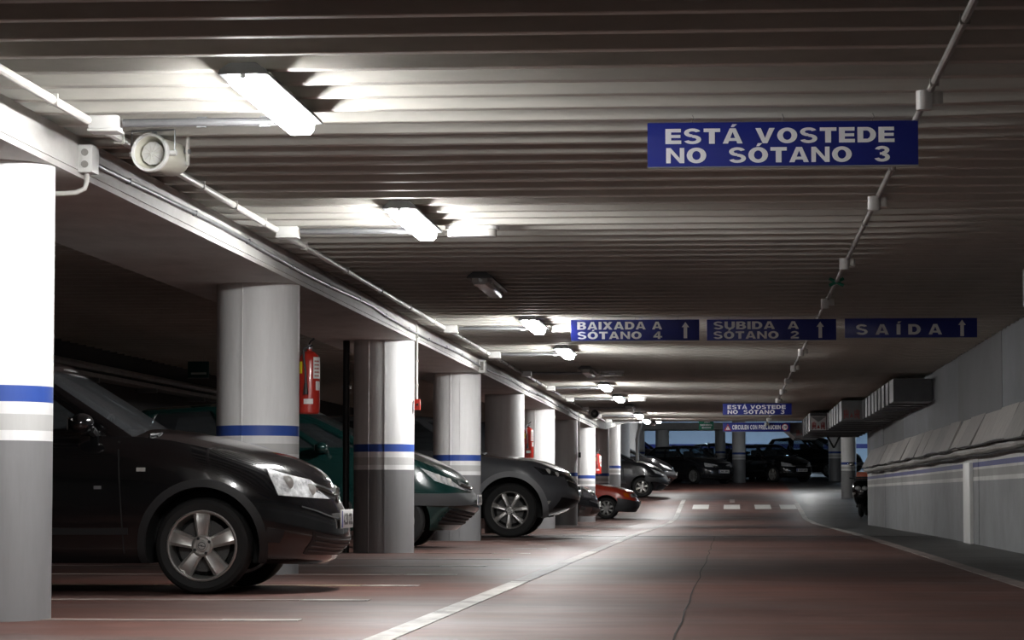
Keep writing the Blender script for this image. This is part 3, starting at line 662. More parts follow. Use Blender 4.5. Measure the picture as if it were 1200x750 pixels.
class Shape:
    def __init__(s, d):
        s.d = d; s.at = smooth_levels(d.get('lev', LEV), 0)
    def zt(s, x): return lerp_pts(s.d['top'][::-1] if s.d['top'][0][0] > s.d['top'][-1][0] else s.d['top'], max(min(x, 5), s.d['top'][-1][0]))
    def zb(s, x):
        d = s.d; z = d['zb']
        if x > .3: z += d.get('lip', .0) * min(1, (x - .3) / .4)
        return z
    def out(s, u, ins):
        d = s.d; si, fi, ri = ins; fo = d['Fo'] - fi; re = -d['W'] - d['Ro'] + ri; h = d['hw'] - si; Lf, Lr = d['Lf'], d.get('Lr', .4); nf, nr = d.get('nf', 2.7), d.get('nr', 3.5)
        if u <= 1:
            t = u * math.pi / 2; return fo - Lf + Lf * max(math.cos(t), 0) ** (2 / nf), h * math.sin(t) ** (2 / nf)
        if u <= 2: return (fo - Lf) + (u - 1) * ((re + Lr) - (fo - Lf)), h
        t = (u - 2) * math.pi / 2; return re + Lr - Lr * math.sin(t) ** (2 / nr), h * max(math.cos(t), 0) ** (2 / nr)
    def S(s, u, v):
        sg = -1 if u >= 0 else 1; x, y = s.out(abs(u), s.at(v)); zb, zt = s.zb(x), s.zt(x); return Vector((x, sg * y, zb + v * (zt - zb)))
    def Z(s, u, z):
        v = .5
        for _ in range(12):
            x, y = s.out(abs(u), s.at(v)); v = .5 * v + .5 * min(max((z - s.zb(x)) / max(s.zt(x) - s.zb(x), .05), 0), 1)
        p = s.S(u, v); p.z = min(z, s.zt(p.x)); return p
    def surf(s, x, z, side=-1, umin=.12):
        zb, zt = s.zb(x), s.zt(x); v = min(max((z - zb) / max(zt - zb, .01), 0), 1); ins = s.at(v); a, b = umin, 3.
        for _ in range(30):
            m = (a + b) / 2
            if s.out(m, ins)[0] > x: a = m
            else: b = m
        p = s.out((a + b) / 2, ins); return Vector((min(x, p[0]) if a <= umin + 1e-6 else x, side * p[1], z))
    # greenhouse
    def G(s, u, v):
        d = s.d; g = d['g']; sg = -1 if u >= 0 else 1; a = abs(u)
        def outl(vv):
            e = vv + .16 * vv * (1 - vv)
            fo = g['bf'] + (g['rf'] - g['bf']) * vv; re = g['br'] + (g['rr'] - g['br']) * vv; h = g['wb'] + (g['wr'] - g['wb']) * (vv * vv * .45 + vv * .55)
            Lf, Lr = g.get('Lf', .2), g.get('Lr', .18); nf = g.get('n', 3.2)
            if a <= 1:
                t = a * math.pi / 2; return fo - Lf + Lf * max(math.cos(t), 0) ** (2 / nf), h * math.sin(t) ** (2 / nf)
            if a <= 2: return (fo - Lf) + (a - 1) * ((re + Lr) - (fo - Lf)), h
            t = (a - 2) * math.pi / 2; return re + Lr - Lr * math.sin(t) ** (2 / nf), h * max(math.cos(t), 0) ** (2 / nf)
        x0, _ = outl(0); x, y = outl(v); z0 = s.zt(x0) - .035; z1 = lerp_pts(g['roof'], x) if v > 0 else 0
        zr = lerp_pts(g['roof'], outl(1)[0]); return Vector((x, sg * y, z0 + (zr - z0) * (v * 1.06 - .06 * v * v)))

def grid_patch(rows, name, m, parent, off, thick=.0):
    """rows of points on a surface -> a thin shell lifted off it"""
    P = [[Vector(p) for p in r] for r in rows]; n, k = len(P), len(P[0]); up = []
    for i in range(n):
        r = []
        for j in range(k):
            a = P[min(i + 1, n - 1)][j] - P[max(i - 1, 0)][j]; b = P[i][min(j + 1, k - 1)] - P[i][max(j - 1, 0)]; nn = a.cross(b)
            nn = nn.normalized() if nn.length > 1e-9 else Vector((0, 0, 1)); r.append(nn)
        up.append(r)
    c = sum((p for r in P for p in r), Vector()) / (n * k); s = 1
    cn = up[n // 2][k // 2]
    if cn.dot(P[n // 2][k // 2] - Vector((-1.2, 0, .5))) < 0: s = -1
    mb = MB(); top = [[P[i][j] + up[i][j] * s * off for j in range(k)] for i in range(n)]; mb.grid(top)
    if thick:
        ring = [(i, 0) for i in range(n)] + [(n - 1, j) for j in range(1, k)] + [(i, k - 1) for i in range(n - 2, -1, -1)] + [(0, j) for j in range(k - 2, 0, -1)]
        base = len(mb.v); mb.v += [tuple(P[i][j] + up[i][j] * s * (off - thick)) for i, j in ring]; q = len(ring)
        mb.f += [(ring[a][0] * k + ring[a][1], ring[(a + 1) % q][0] * k + ring[(a + 1) % q][1], base + (a + 1) % q, base + a) for a in range(q)]
    return build(name, mb, m, parent)
def ss(a, b, n): return [a + (b - a) * i / n for i in range(n + 1)]

def make_wheel(parent, x, y, side, d):
    R, rr, wd = d['R'], d['rim'], d.get('tw', .19)
    prof = [(rr, .012), (rr + .008, -.004), (R - .035, -.010), (R - .012, .004), (R, .03), (R, wd - .03), (R - .012, wd - .004), (rr + .008, wd), (rr, wd - .01)]
    o = build('wheel', MB().lathe(prof, 'y', n=44, closed=True), M_RUBBER, parent, (x, y, R), (0, 0, 0 if side < 0 else math.pi))
    am = d.get('alloy', M_ALLOY)
    build('rim', MB().lathe([(rr + .004, -.004), (rr - .004, -.009), (rr - .012, -.004), (rr - .018, .03), (rr - .03, .14), (rr - .01, .14), (rr + .004, .012)], 'y', n=40, closed=True), am, o)
    build('brake_disc', MB().lathe([(.02, .075), (rr * .74, .075), (rr * .74, .095), (.02, .095)], 'y', n=30), mat('brake_iron', (.07, .068, .066), .55, .5), o)
    build('rim_back', MB().lathe([(0, .125), (rr - .02, .125), (rr - .02, .135), (0, .135)], 'y', n=30), M_WELL, o)
    ns = d.get('spokes', 5); w0, w1 = d.get('sw', (.036, .05)); ph = d.get('phase', .28)
    for k in range(ns):
        a = ph + 2 * math.pi * k / ns; mb = MB(); rows = []
        for t in ss(0, 1, 5):
            r = .045 + (rr - .012 - .045) * t; hwid = w0 + (w1 - w0) * t; dep = .006 - .010 * math.sin(t * 2.2) + (.01 if t > .99 else 0)
            rows.append([(r, -hwid, .06), (r, -hwid, dep + .014), (r, -hwid * .62, dep), (r, 0, dep + .004), (r, hwid * .62, dep), (r, hwid, dep + .014), (r, hwid, .06)])
        c, s_ = math.cos(a), math.sin(a)
        rows = [[(p[0] * c - p[1] * s_, p[2], p[0] * s_ + p[1] * c) for p in r] for r in rows]
        mb.grid(rows); build('spoke', mb, am, o)
    hc = build('hub_cap', MB().lathe([(.066, .05), (.066, .004), (.055, -.002), (.05, .006), (.036, .006), (.034, -.006), (.03, -.009), (0, -.010)], 'y', n=26), am, o)
    if d.get('detail', 1) > 1:
        for k in range(d.get('bolts', 4)):
            a = .5 + 2 * math.pi * k / d.get('bolts', 4); build('wheel_bolt', MB().lathe([(.0095, -.002), (.0095, .01)], 'y', (.0505 * math.cos(a), 0, .0505 * math.sin(a)), 8), M_BLACKP, o)
        build('hub_ring', MB().lathe([(.024, -.011), (.024, -.013), (.020, -.013), (.020, -.011)], 'y', n=20, closed=True), M_GREYP, o)
        build('hub_mark', MB().box(-.022, .004, -.0125, -.010, .0, .005).box(-.004, .022, -.0125, -.010, -.005, 0), M_GREYP, o, smooth=False)
    return o

def car(name, label, d, loc, rz=0., group=None):
    sh = Shape(d); t = thing(name, label, 'car', loc, rz, group); pm = d['paint']; dt = d.get('detail', 1)
    # body shell
    us = ss(0, 1, 16)[1:] + [u for u in ss(1, 2, 26)[1:]] + ss(2, 3, 8)[1:-1]; vs = ss(0, 1, 16)
    us = [0.0] + us + [3.0]
    mb = MB()
    for sgn in (1, -1): mb.grid([[sh.S(sgn * u if u else 1e-9 * sgn, v) for u in us] for v in vs])
    for v, cr in ((1, d.get('crown', .06)), (0, 0)):
        rows = []
        for u in us:
            e = sh.S(u, v); q = (abs(e.y) / d['hw']) ** 1.3; rows.append([(e.x + (.06 * q * (1 - s_ * s_) * (1 if e.x > -.4 else 0) if v else 0), e.y * s_, e.z + cr * q * (1 - abs(s_) ** 2.2)) for s_ in ss(1, -1, 10)])
        mb.grid(rows)
    me = bpy.data.meshes.new('body'); me.from_pydata(mb.v, [], mb.f)
    bm = bmesh.new(); bm.from_mesh(me); bmesh.ops.remove_doubles(bm, verts=bm.verts, dist=4e-4); bmesh.ops.dissolve_degenerate(bm, edges=bm.edges, dist=1e-5); bmesh.ops.recalc_face_normals(bm, faces=bm.faces); bm.to_mesh(me); bm.free()
    me.materials.append(pm); me.materials.append(M_WELL)
    body = link('body', me, None, t)
    ra = d['R'] + d.get('gap', .045); cut = MB()
    for cx in (0, -d['W']):
        for sg in (-1, 1): cut.lathe([(ra, sg * (d['hw'] - .30)), (ra, sg * (d['hw'] + .2))], 'y', (cx, 0, d['R'] + .012), 40)
    cme = bpy.data.meshes.new('cut'); cme.from_pydata(cut.v, [], cut.f)
    bm = bmesh.new(); bm.from_mesh(cme); bmesh.ops.recalc_face_normals(bm, faces=bm.faces); bm.to_mesh(cme); bm.free()
    cme.materials.append(M_WELL); cme.materials.append(M_WELL); cme.polygons.foreach_set('material_index', [1] * len(cme.polygons))
    co = bpy.data.objects.new('cut', cme); COL.objects.link(co)
    md = body.modifiers.new('b', 'BOOLEAN'); md.operation = 'DIFFERENCE'; md.object = co; md.solver = 'EXACT'
    bpy.context.view_layer.update()
    bpy.context.view_layer.objects.active = body
    sv = (t.location.copy(), t.rotation_euler.copy()); t.location = (0, 0, 0); t.rotation_euler = (0, 0, 0); bpy.context.view_layer.update()
    nm = bpy.data.meshes.new_from_object(body.evaluated_get(bpy.context.evaluated_depsgraph_get()))
    t.location, t.rotation_euler = sv
    body.modifiers.clear(); body.data = nm; bpy.data.objects.remove(co); nm.name = 'body'
    nm.polygons.foreach_set('use_smooth', [True] * len(nm.polygons)); nm.set_sharp_from_angle(angle=math.radians(35))
    # lower skirts and bumpers in another colour
    lowm = d.get('lower')
    if lowm:
        v1 = d['lower_v']
        grid_patch([[sh.S(u, v) for u in ss(-.98, .98, 30)] for v in ss(.02, v1, 8)], 'front_bumper', lowm, body, .010, .012)
        xf = ra + .03
        for sg in (-1, 1):
            rows = [[sh.surf(x, sh.zb(x) + f * (sh.zt(x) - sh.zb(x)), sg) for x in ss(xf, sh.S(.93, .2).x, 8)] for f in ss(.02, v1, 6)]
            if rows[0][0].x < rows[0][-1].x: grid_patch(rows, 'bumper_side', lowm, body, .010, .012)
        grid_patch([[sh.S(u, v) for u in ss(2.3, 3, 10)] for v in ss(.02, v1, 6)], 'rear_bumper', lowm, body, .010, .012)
    # greenhouse
    g = d['g']; win = g['win']; ub = sorted(set([round(x, 4) for x in ss(0, 1, 10) + ss(1, 2, 10) + ss(2, 3, 8)] + [b for wn in win for b in wn[1:3]])); vb = sorted(set([0, .5, 1] + ss(0, 1, 8) + [b for wn in win for b in wn[3:5]]))
    mb = MB()
    for sg in (1, -1):
        for i in range(len(ub) - 1):
            for j in range(len(vb) - 1):
                uc, vc = (ub[i] + ub[i + 1]) / 2, (vb[j] + vb[j + 1]) / 2
                if any(wn[1] < uc < wn[2] and wn[3] < vc < wn[4] for wn in win): continue
                q = [sh.G(sg * max(a, 1e-9), b) for a, b in ((ub[i], vb[j]), (ub[i + 1], vb[j]), (ub[i + 1], vb[j + 1]), (ub[i], vb[j + 1]))]
                mb.add(q, [(0, 1, 2, 3)])
    rows = []
    for u in ub:
        e = sh.G(max(u, 1e-9), 1); q = (abs(e.y) / g['wr']) ** 1.2
        rows.append([(e.x, e.y * s_, e.z + g.get('crown', .05) * q * (1 - abs(s_) ** 2.4)) for s_ in ss(1, -1, 10)])
    mb.grid(rows)
    me = bpy.data.meshes.new('cabin'); me.from_pydata(mb.v, [], mb.f); finish(me, True, True, 40)
    cab = link('cabin', me, pm, t)
    sol = cab.modifiers.new('s', 'SOLIDIFY'); sol.thickness = .025; sol.offset = -1
    gm = d.get('glass', M_GLASS)
    for nme, u0, u1, v0, v1 in win:
        if u0 == 0: grid_patch([[sh.G(u if abs(u) > 1e-9 else 1e-9, v) for u in ss(-u1, u1, 14)] for v in ss(v0, v1, 6)], nme, gm, cab, -.004, .004)
        elif u1 == 3: grid_patch([[sh.G(u, v) if u <= 3 else sh.G(-(6 - u), v) for u in ss(u0, 6 - u0, 14)] for v in ss(v0, v1, 6)], nme, gm, cab, -.004, .004)
        else:
            for sg in (1, -1): grid_patch([[sh.G(sg * u, v) for u in ss(u0, u1, 8)] for v in ss(v0, v1, 6)], nme, gm, cab, -.004, .004)
    # seats and steering wheel
    zs = sh.zt(-1.2)
    sx = g['rf'] - .50
    for sy in (-.36, .36):
        st = build('seat', MB().box(-.07, .05, -.22, .22, zs - .1, zs + .26), M_SEAT, t, (sx, sy, 0), (0, 0, 0), bevel=.04)
        build('headrest', MB().ellipsoid((-.03, 0, zs + .40), .05, .13, .085), M_SEAT, st)
    if dt > 1: build('steering_wheel', MB().tube([(.06 * math.sin(a), .18 * math.cos(a), .17 * math.sin(a)) for a in ss(0, 2 * math.pi, 24)], .014, 8, False), M_BLACKP, t, (g['bf'] - .62, .36, zs - .02))
    # wheels
    for cx in (0, -d['W']):
        for sg in (-1, 1): make_wheel(t, cx, sg * (d['hw'] - d.get('win_', .035)), sg, d)
    # arch trims
    if d.get('arch'):
        am, r1 = d['arch']
        for cx in (0, -d['W']):
            for sg in (-1, 1):
                rows = [[sh.surf(cx + r * math.cos(a), max(d['R'] + .012 + r * math.sin(a), d['zb'] + .01), sg) for a in ss(-.32, math.pi + .32, 30)] for r in ss(ra - .004, r1, 4)]
                grid_patch(rows, 'arch_trim', am, body, .014, .016)
    # lights
    def patch4(q, nm_, m_, off=.006, th=.008, nu=8, nv=5, par=None, sides=(-1, 1), curve=0.):
        for sg in sides:
            rows = []
            for a in ss(0, 1, nv):
                r = []
                for b in ss(0, 1, nu):
                    x = (1 - a) * ((1 - b) * q[0][0] + b * q[1][0]) + a * ((1 - b) * q[3][0] + b * q[2][0]); z = (1 - a) * ((1 - b) * q[0][1] + b * q[1][1]) + a * ((1 - b) * q[3][1] + b * q[2][1])
                    z += curve * 4 * b * (1 - b) * a
                    r.append(sh.surf(x, z, sg))
                rows.append(r)
            yield grid_patch(rows, nm_, m_, par or body, off, th)
    for q in d.get('lamps', []):
        for hl in patch4(q, 'headlight', d.get('lampm', M_GLASSLAMP), .005, .012, 12, 8, t, curve=d.get('lampcurve', .0)):
            if dt > 1:
                pts = [v.co for v in hl.data.vertices]; c = sum(pts, Vector()) / len(pts); sg = -1 if c.y < 0 else 1
                for dx_, r_ in ((-.05, .045), (.07, .04)):
                    p = sh.surf(c.x + dx_, c.z - dx_ * .35, sg); mb = MB().lathe([(r_, 0), (r_ * .8, -.004), (r_ * .3, -.008), (0, -.009)], 'y', (p.x, p.y - sg * .0 , p.z), 16)
                    build('reflector', mb, M_CLEAR, hl)
    for nm_, q, m_ in d.get('side', []):
        for _ in patch4(q, nm_, m_, .007, .012, 8, 3): pass
    for nm_, u1, v0, v1, m_, off in d.get('front', []):
        grid_patch([[sh.S(u if abs(u) > 1e-9 else 1e-9, v) for u in ss(-u1, u1, 16)] for v in ss(v0, v1, 4)], nm_, m_, body, off, off + .004)
    for nm_, u1, z0, z1, m_, off in d.get('front_z', []):
        grid_patch([[sh.Z(u if abs(u) > 1e-9 else 1e-9, z) for u in ss(-u1, u1, 24)] for z in ss(z0, z1, 4)], nm_, m_, body, off, off + .006)
    for nm_, ua, ubb, v0, v1, m_, off in d.get('front_pair', []):
        for sg in (1, -1): grid_patch([[sh.S(sg * u, v) for u in ss(ua, ubb, 6)] for v in ss(v0, v1, 4)], nm_, m_, body, off, off + .004)
    # door gaps and handles
    for x0, x1 in d.get('doors', []):
        for sg in (-1, 1):
            rows = [[sh.surf(x0 + (x1 - x0) * f + e, sh.zb(-1) + .06 + f * (sh.zt(x0) - .03 - sh.zb(-1) - .06), sg) for e in (-.004, .004)] for f in ss(0, 1, 10)]
            grid_patch(rows, 'door_gap', M_INK, body, .0015)
    for hx in d.get('handles', []):
        for sg in (-1, 1):
            p = sh.surf(hx, sh.zt(hx) - .13, sg); build('door_handle', MB().tube([(p.x + .07, p.y, p.z), (p.x + .05, p.y + sg * .03, p.z), (p.x - .05, p.y + sg * .03, p.z), (p.x - .07, p.y, p.z)], .010, 8), pm, body)
    # plate
    if 'plate_z' in d:
        v = (d['plate_z'] - sh.zb(.6)) / (sh.zt(d['Fo'] - .1) - sh.zb(.6)); xf = max(sh.S(u_, v).x for u_ in (1e-6, .1)) + d.get('plate_x', .012)
        pl = build('licence_plate', B(-.006, .004, -.26, .26, -.058, .058), M_PLATE, t, (xf, 0, d['plate_z']), smooth=False, bevel=.002)
        build('plate_band', B(.0042, .0052, -.255, -.215, -.052, .052), M_SIGN, pl, smooth=False)
        text_on(pl, d.get('plate_text', '0423 BCD'), .02, 0, .40, .072, M_INK, y=.0056, name='plate_lettering', face='x')
    # mirrors
    mx_, mz = d['mirror']
    for sg in (-1, 1):
        p = sh.G(sg * -1 * 0 + (1.05 if sg < 0 else -1.05), .05); y0 = sg * (g['wb'] + .0)
        mr = build('wing_mirror', MB().ellipsoid((0, 0, 0), .075, .105, .065, 16, 10), d.get('mirrorm', pm), t, (mx_, sg * (d['hw'] + .08), mz))
        build('mirror_arm', MB().tube([(.03, -sg * .09, -.03), (.04, -sg * .2, -.06)], [.03, .025], 8), M_BLACKP, mr)
        build('mirror_glass', MB().box(-.074, -.068, -.07, .07, -.04, .04), M_CHROME, mr, smooth=False)
    # wipers
    if dt > 1:
        for a, b in ((.72, .12), (.1, -.5)):
            pts = [sh.G(a + (b - a) * f, .035 + .06 * f) + Vector((.02, 0, .035)) for f in ss(0, 1, 6)]
            build('wiper', MB().tube(pts, .009, 6), M_BLACKP, t)
            build('wiper_arm', MB().tube([pts[0] + Vector((.07, 0, -.035)), pts[1] + Vector((.03, 0, -.01)), pts[3] + Vector((.012, 0, .006))], .007, 6), M_BLACKP, t)
    # mud underside
    build('underbody', B(-d['W'] - .3, .35, -d['hw'] + .34, d['hw'] - .34, d['zb'] + .005, d['zb'] + .12), M_WELL, t, smooth=False)
    return t, sh

P_BLACK = paint('black_paint', (.006, .006, .007), .18)
P_GREEN = paint('green_paint', (.006, .034, .031), .22)
P_GREY = paint('grey_paint', (.12, .125, .135), .3)
P_RED = paint('red_paint', (.60, .06, .03), .28)
P_DARK = paint('dark_grey_paint', (.018, .019, .023), .25)
P_NAVY = paint('navy_paint', (.012, .022, .05), .25)
P_WHITE = paint('white_car_paint', (.6, .6, .6), .3)
M_ARCHG = mat('light_grey_trim', (.26, .265, .275), .45)

WIN3 = [('windscreen', 0, .86, .07, .93), ('side_window', 1.03, 1.46, .12, .90), ('side_window', 1.50, 1.93, .14, .90), ('rear_window', 2.25, 3, .18, .9)]
CORSA = dict(detail=2, Fo=.78, W=2.49, Ro=.53, hw=.823, zb=.185, lip=-.015, Lf=.78, nf=2.5, R=.292, rim=.213, spokes=5, sw=(.032, .053), phase=.34 + math.pi / 2 * 0, gap=.055, paint=P_BLACK,
    top=[(.80, .575), (.72, .63), (.665, .675), (.545, .74), (.4, .79), (.1, .868), (-.19, .93), (-.40, .955), (-1.2, .965), (-2.4, 1.0), (-3.1, 1.0)], crown=.07,
    lev=[(0, .06, .13, .10), (.04, .03, .09, .05), (.18, .015, .05, .02), (.3, .004, .008, .01), (.5, 0, 0, 0), (.68, .002, .012, .01), (.8, .012, .055, .03), (.92, .04, .085, .05), (1, .085, .115, .08)],
    g=dict(bf=-.26, br=-2.94, rf=-1.0, rr=-2.75, wb=.735, wr=.58, Lf=.2, roof=[(-3, 1.36), (-2.2, 1.395), (-1.3, 1.40), (-1.0, 1.385)], win=[('windscreen', 0, .88, .06, .94), ('side_window', 1.05, 1.55, .16, .90), ('side_window', 1.60, 1.92, .2, .9), ('rear_window', 2.25, 3, .18, .9)]),
    lamps=[[(.375, .757), (.455, .597), (.735, .570), (.60, .692)]], lampcurve=0.0,
    side=[('side_repeater', [(-.40, .765), (-.345, .765), (-.345, .742), (-.40, .742)], M_CLEAR), ('body_strip', [(-2.0, .40), (-.45, .40), (-.45, .36), (-2.0, .36)], M_BLACKP), ('trim_badge', [(-.66, .655), (-.615, .655), (-.615, .635), (-.66, .635)], M_STEEL)],
    front=[('grille', .30, .86, .955, M_BLACKP, .004), ('chrome_bar', .30, .895, .925, M_CHROME, .012), ('lower_grille', .42, .12, .40, M_BLACKP, .004), ('bumper_crease', .5, .645, .66, M_GREYP, .004)],
    front_pair=[('fog_lamp', .62, .72, .22, .36, M_BLACKP, .004)], lower=None, arch=(mat('arch_trim_black', (.012, .012, .013), .5), .392),
    doors=[(-.475, -.52), (-1.65, -1.75)], handles=[-1.55], plate_z=.45, plate_x=-.002, plate_text='4230 CRL', mirror=(-.72, 1.03))
t, sh = car('hatchback', 'glossy black hatchback parked nose out beside the first column', CORSA, (-3.20, 16.92 + .79, 0))
# round chrome emblem and slats of its grille
p = sh.S(1e-6, .90); em = build('emblem', MB().lathe([(.05, 0), (.05, .012), (.04, .014), (.04, 0)], 'x', (p.x + .01, 0, p.z), 24, True), M_CHROME, t); build('emblem_bar', MB().box(p.x + .012, p.x + .02, -.045, .008, p.z, p.z + .01).box(p.x + .012, p.x + .02, -.008, .045, p.z - .01, p.z), M_CHROME, em, smooth=False)
for k in range(4):
    v = .16 + .06 * k; grid_patch([[sh.S(u if abs(u) > 1e-9 else 1e-9, vv) for u in ss(-.4, .4, 12)] for vv in (v, v + .018)], 'grille_slat', M_GREYP, t, .010, .012)

PICASSO = dict(detail=2, Fo=.86, W=2.76, Ro=.68, hw=.875, zb=.20, Lf=.80, nf=2.35, R=.31, rim=.20, spokes=6, sw=(.03, .04), gap=.06, paint=P_GREEN,
    top=[(.86, .63), (.78, .69), (.73, .73), (.64, .79), (.5, .875), (.31, .955), (.07, 1.05), (-.12, 1.10), (-1.5, 1.10), (-4, 1.12)], crown=.06,
    lev=[(0, .06, .27, .10), (.05, .03, .23, .05), (.2, .014, .16, .01), (.42, 0, .05, 0), (.6, 0, 0, .01), (.76, .012, .05, .03), (.9, .035, .10, .05), (1, .075, .13, .08)],
    g=dict(bf=.06, br=-3.35, rf=-1.02, rr=-3.05, wb=.78, wr=.60, Lf=.26, roof=[(-3.4, 1.52), (-2.2, 1.60), (-1.4, 1.60), (-1.0, 1.555)], win=[('windscreen', 0, .88, .06, .94), ('side_window', 1.05, 1.17, .12, .62), ('side_window', 1.22, 1.52, .12, .9), ('side_window', 1.57, 1.92, .12, .9), ('rear_window', 2.25, 3, .18, .9)]),
    lamps=[[(.26, .905), (.42, .76), (.73, .65), (.56, .785)]],
    side=[('side_strip', [(-2.2, .50), (-.5, .50), (-.5, .43), (-2.2, .43)], M_GREYP)],
    front=[('grille', .34, .86, .97, M_BLACKP, .004), ('chrome_bar', .3, .905, .935, M_CHROME, .014), ('lower_grille', .5, .10, .42, M_BLACKP, .006)],
    front_z=[('bumper_strip', .93, .485, .615, M_GREYP, .018)],
    doors=[(-.55, -.6), (-1.6, -1.62)], handles=[-1.45], plate_z=.545, plate_x=.02, plate_text='2034 BTX', mirror=(-.83, 1.13), alloy=M_ALLOYD)
t, sh = car('people_carrier', 'dark green people carrier with grey bumper strip behind the third column', PICASSO, (-3.74, 31.4 + .84, 0))
for k in range(4):
    v = .14 + .075 * k; grid_patch([[sh.S(u if abs(u) > 1e-9 else 1e-9, vv) for u in ss(-.52, .52, 12)] for vv in (v, v + .025)], 'grille_slat', M_BLACKP, t, .02, .02)

SUV = dict(detail=2, Fo=.94, W=2.70, Ro=.95, hw=.94, zb=.27, lip=.06, Lf=.85, nf=2.4, R=.385, rim=.262, spokes=7, sw=(.026, .038), phase=.15, gap=.075, paint=P_GREY, tw=.23,
    top=[(.94, .80), (.87, .86), (.79, .91), (.62, .96), (.4, 1.035), (.15, 1.08), (-.23, 1.12), (-.5, 1.17), (-1.5, 1.20), (-4, 1.24)], crown=.06,
    lev=[(0, .05, .30, .10), (.06, .02, .20, .05), (.25, .008, .06, .01), (.45, 0, 0, 0), (.65, .0, .005, .01), (.8, .012, .05, .03), (.93, .035, .10, .05), (1, .08, .14, .08)],
    g=dict(bf=-.32, br=-3.55, rf=-1.1, rr=-3.3, wb=.83, wr=.66, Lf=.26, roof=[(-3.4, 1.66), (-2.2, 1.71), (-1.4, 1.70), (-1.0, 1.66)], win=WIN3),
    lamps=[[(.33, 1.00), (.46, .885), (.80, .85), (.70, .905)]], lampm=M_LAMPDARK,
    side=[('side_strip', [(-2.2, .62), (-.55, .62), (-.55, .52), (-2.2, .52)], M_ARCHG)],
    front=[('grille', .36, .70, .92, M_BLACKP, .005), ('chrome_bar', .34, .80, .83, M_CHROME, .014), ('lower_grille', .5, .14, .40, M_BLACKP, .005)],
    front_pair=[('fog_lamp', .63, .67, .24, .31, M_CLEAR, .006)], lower=None, arch=(M_ARCHG, .535),
    doors=[(-.60, -.66), (-1.7, -1.72)], handles=[-1.5], plate_z=.66, plate_x=.03, plate_text='4320 LDC', mirror=(-.9, 1.27), mirrorm=M_ARCHG)
car('off_roader', 'grey off-roader with light wheel arch trims behind the fourth column', SUV, (-3.11, 39.6 + .90, fz(40)))
# dark hood panel lies on its bonnet
def variant(base, **k):
    d = dict(base); d.update(k); return d
HATCH = dict(CORSA); HATCH.update(detail=1, arch=None, side=[('body_strip', [(-2.0, .46), (-.45, .46), (-.45, .40), (-2.0, .40)], M_BLACKP)], plate_text='2340 BLN')
BLK = variant(HATCH, spokes=6, plate_text='3402 CVN', lampm=M_LAMPDARK)
car('hatchback', 'small black car nose just showing past the grey off-roader', BLK, (-3.72, 62.6 + .8, fz(63)))
REDC = variant(HATCH, Fo=.83, hw=.81, R=.280, rim=.19, spokes=8, sw=(.026, .03), gap=.05, paint=P_RED, alloy=M_ALLOYD, Lf=.60, nf=2.9, crown=.05,
    top=[(.83, .62), (.74, .66), (.5, .735), (.2, .81), (-.2, .88), (-.42, .90), (-2.4, .93), (-3.1, .93)],
    lower=mat('red_car_bumper', (.045, .046, .05), .45), lower_v=.60, lamps=[[(.44, .685), (.48, .57), (.60, .555), (.56, .655)], [(.61, .645), (.64, .56), (.74, .555), (.72, .635)]],
    front=[('grille', .4, .84, .96, M_BLACKP, .012)], front_pair=[], side=[('side_strip', [(-2.0, .46), (-.45, .46), (-.45, .38), (-2.0, .38)], M_GREYP)], plate_z=.42, plate_x=.03, plate_text='4023 LAX', mirror=(-.7, .97),
    lampm=M_ORANGE)
t, _ = car('hatchback', 'red hatchback with dark grey bumper beside the bright white column', REDC, (-3.23, 73 + .8, fz(73.5)))
hl = [c for c in COL.objects if c.parent == t and c.name.startswith('headlight')]
for o in hl:
    xs = [v.co.x for v in o.data.vertices]
    if sum(xs) / len(xs) > .62: o.data = o.data.copy(); o.data.materials.clear(); o.data.materials.append(M_GLASSLAMP)
    else: o.name = 'indicator'
MPV = variant(PICASSO, detail=1, paint=P_DARK, spokes=6, arch=None, alloy=M_ALLOY, R=.31, front=[('grille', .34, .80, .95, M_BLACKP, .004), ('bumper_strip', .97, .40, .56, M_GREYP, .012), ('lower_grille', .5, .10, .32, M_BLACKP, .006)], plate_text='3240 DCR')
car('people_carrier', 'dark grey car with bright headlights parked past the red car', MPV, (-2.81, 89 + .85, fz(89.8)))
car('people_carrier', 'second dark car nose out just beyond the dark grey one', variant(MPV, paint=P_BLACK, plate_text='2403 CMB'), (-2.72, 96.5 + .85, fz(97.3)))
SED = variant(HATCH, paint=P_DARK, Ro=.85, Fo=.78, hw=.86, W=2.7, plate_text='2043 BPL', glass=M_GLASS, spokes=10, sw=(.012, .02), alloy=M_ALLOYD, lamps=[[(.42, .77), (.50, .62), (.74, .60), (.62, .72)]],
    g=dict(bf=-.36, br=-3.0, rf=-1.05, rr=-2.5, wb=.76, wr=.58, Lf=.2, roof=[(-3, 1.33), (-2.2, 1.38), (-1.3, 1.39), (-1.0, 1.375)], win=WIN3))
def px_at(px, y): return (px - 857.0) * y / F_PX
far = [('saloon', 'dark saloon angled toward the lane, under the green exit sign', SED, 832, 104.2, -47, P_DARK),
       ('saloon', 'dark blue car angled behind the dark grey far column', variant(SED, plate_text='4302 CDT'), 862, 111.0, -62, P_NAVY),
       ('hatchback', 'black car facing out right of the dark grey far column', variant(HATCH, plate_text='3420 LDN'), 924, 106.3, -52, P_BLACK)]
for nme, lb, d, px, y, a, pm in far:
    car(nme, lb, variant(d, paint=pm), (px_at(px, y), y, fz(y)), math.radians(a))
EST = variant(PICASSO, detail=1, paint=P_BLACK, arch=None, plate_text='4032 CLB', W=2.9)
car('estate_car', 'tall black estate car left of the pale right-hand columns', EST, (px_at(984, 112.5), 112.5, fz(112.5)), math.radians(-38))
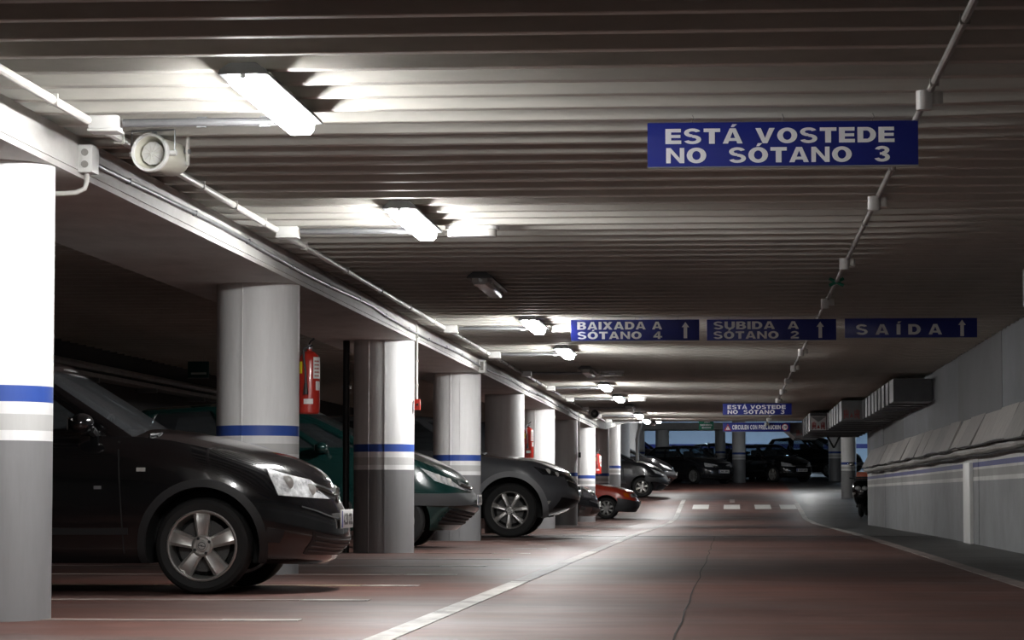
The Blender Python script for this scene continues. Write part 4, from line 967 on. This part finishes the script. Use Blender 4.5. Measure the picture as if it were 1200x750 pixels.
car('estate_car', 'dark car tail deep in the far left bays before the blue wall', variant(EST, paint=P_NAVY, plate_text='2304 BRS'), (px_at(752, 114), 114, fz(114)), math.radians(-60))

# ------------------------------------------------------------------ motor scooter by the end of the right wall
ys = 75.; t = thing('motor_scooter', 'dark motor scooter with orange-red box at the end of the right wall', 'scooter', (3.42, ys, fz(ys)), math.radians(-10))
for yy_, nm_ in ((0, 'front'), (1.25, 'rear')):
    wl = build('wheel', MB().lathe([(.15, -.05), (.24, -.055), (.27, -.02), (.27, .02), (.24, .055), (.15, .05)], 'x', (0, 0, 0), 28, True), M_RUBBER, t, (0, yy_, .27)); build('hub', MB().lathe([(0, -.04), (.155, -.04), (.155, .04), (0, .04)], 'x', n=20), M_ALLOYD, wl)
build('front_fender', MB().grid([[(sx, .30 * math.cos(a), .27 + .30 * math.sin(a)) for a in ss(.3, 2.9, 12)] for sx in (-.07, 0, .07)]), P_BLACK, t)
fair = MB().grid([[(wd * math.sin(a), yv - .16 * math.cos(a) * (wd / .25), z) for a in ss(-1.6, 1.6, 12)] for z, wd, yv in ((.30, .16, .28), (.5, .24, .22), (.75, .27, .22), (.9, .24, .26), (.98, .16, .30))])
build('fairing', fair, P_BLACK, t); build('windshield', MB().grid([[(.22 * math.sin(a), .24 - .1 * math.cos(a) + dz * .18, .95 + dz) for a in ss(-1.4, 1.4, 10)] for dz in (0, .06, .12)]), M_GLASSD, t)
build('headlight', MB().ellipsoid((-.09, .04, .76), .08, .05, .06), M_GLASSLAMP, t); build('headlight', MB().ellipsoid((.09, .04, .76), .08, .05, .06), M_GLASSLAMP, t); build('indicator', MB().ellipsoid((-.2, .12, .62), .05, .04, .03), M_CLEAR, t); build('indicator', MB().ellipsoid((.2, .12, .62), .05, .04, .03), M_CLEAR, t)
build('footboard', B(-.18, .18, .3, .8, .25, .33), M_BLACKP, t, bevel=.02); build('body', MB().prism([(.72, .30), (1.5, .45), (1.6, .72), (.85, .72), (.75, .55)], -.17, .17, 'x'), P_BLACK, t, bevel=.04)
build('seat', MB().prism([(.72, .72), (1.5, .76), (1.5, .84), (1.1, .80), (.75, .80)], -.15, .15, 'x'), M_BLACKP, t, bevel=.025)
build('handlebar', MB().tube([(-.36, .42, 1.03), (-.15, .34, 1.0), (.15, .34, 1.0), (.36, .42, 1.03)], .018, 8), M_BLACKP, t)
for s in (-1, 1): m_ = build('mirror', MB().ellipsoid((s * .30, .36, 1.40), .08, .03, .055), M_CHROME, t); build('mirror_stalk', MB().tube([(s * .26, .39, 1.02), (s * .30, .37, 1.36)], .008, 6), M_BLACKP, m_)
bx = build('top_box', B(-.30, .12, 1.3, 1.68, .84, 1.2), mat('orange_box', (.8, .13, .04), .4), t, bevel=.04); build('box_lid', B(-.305, .125, 1.295, 1.685, 1.04, 1.07), M_BLACKP, bx, smooth=False); build('rack', B(-.1, .1, 1.3, 1.7, .74, .82), M_BLACKP, t, smooth=False)
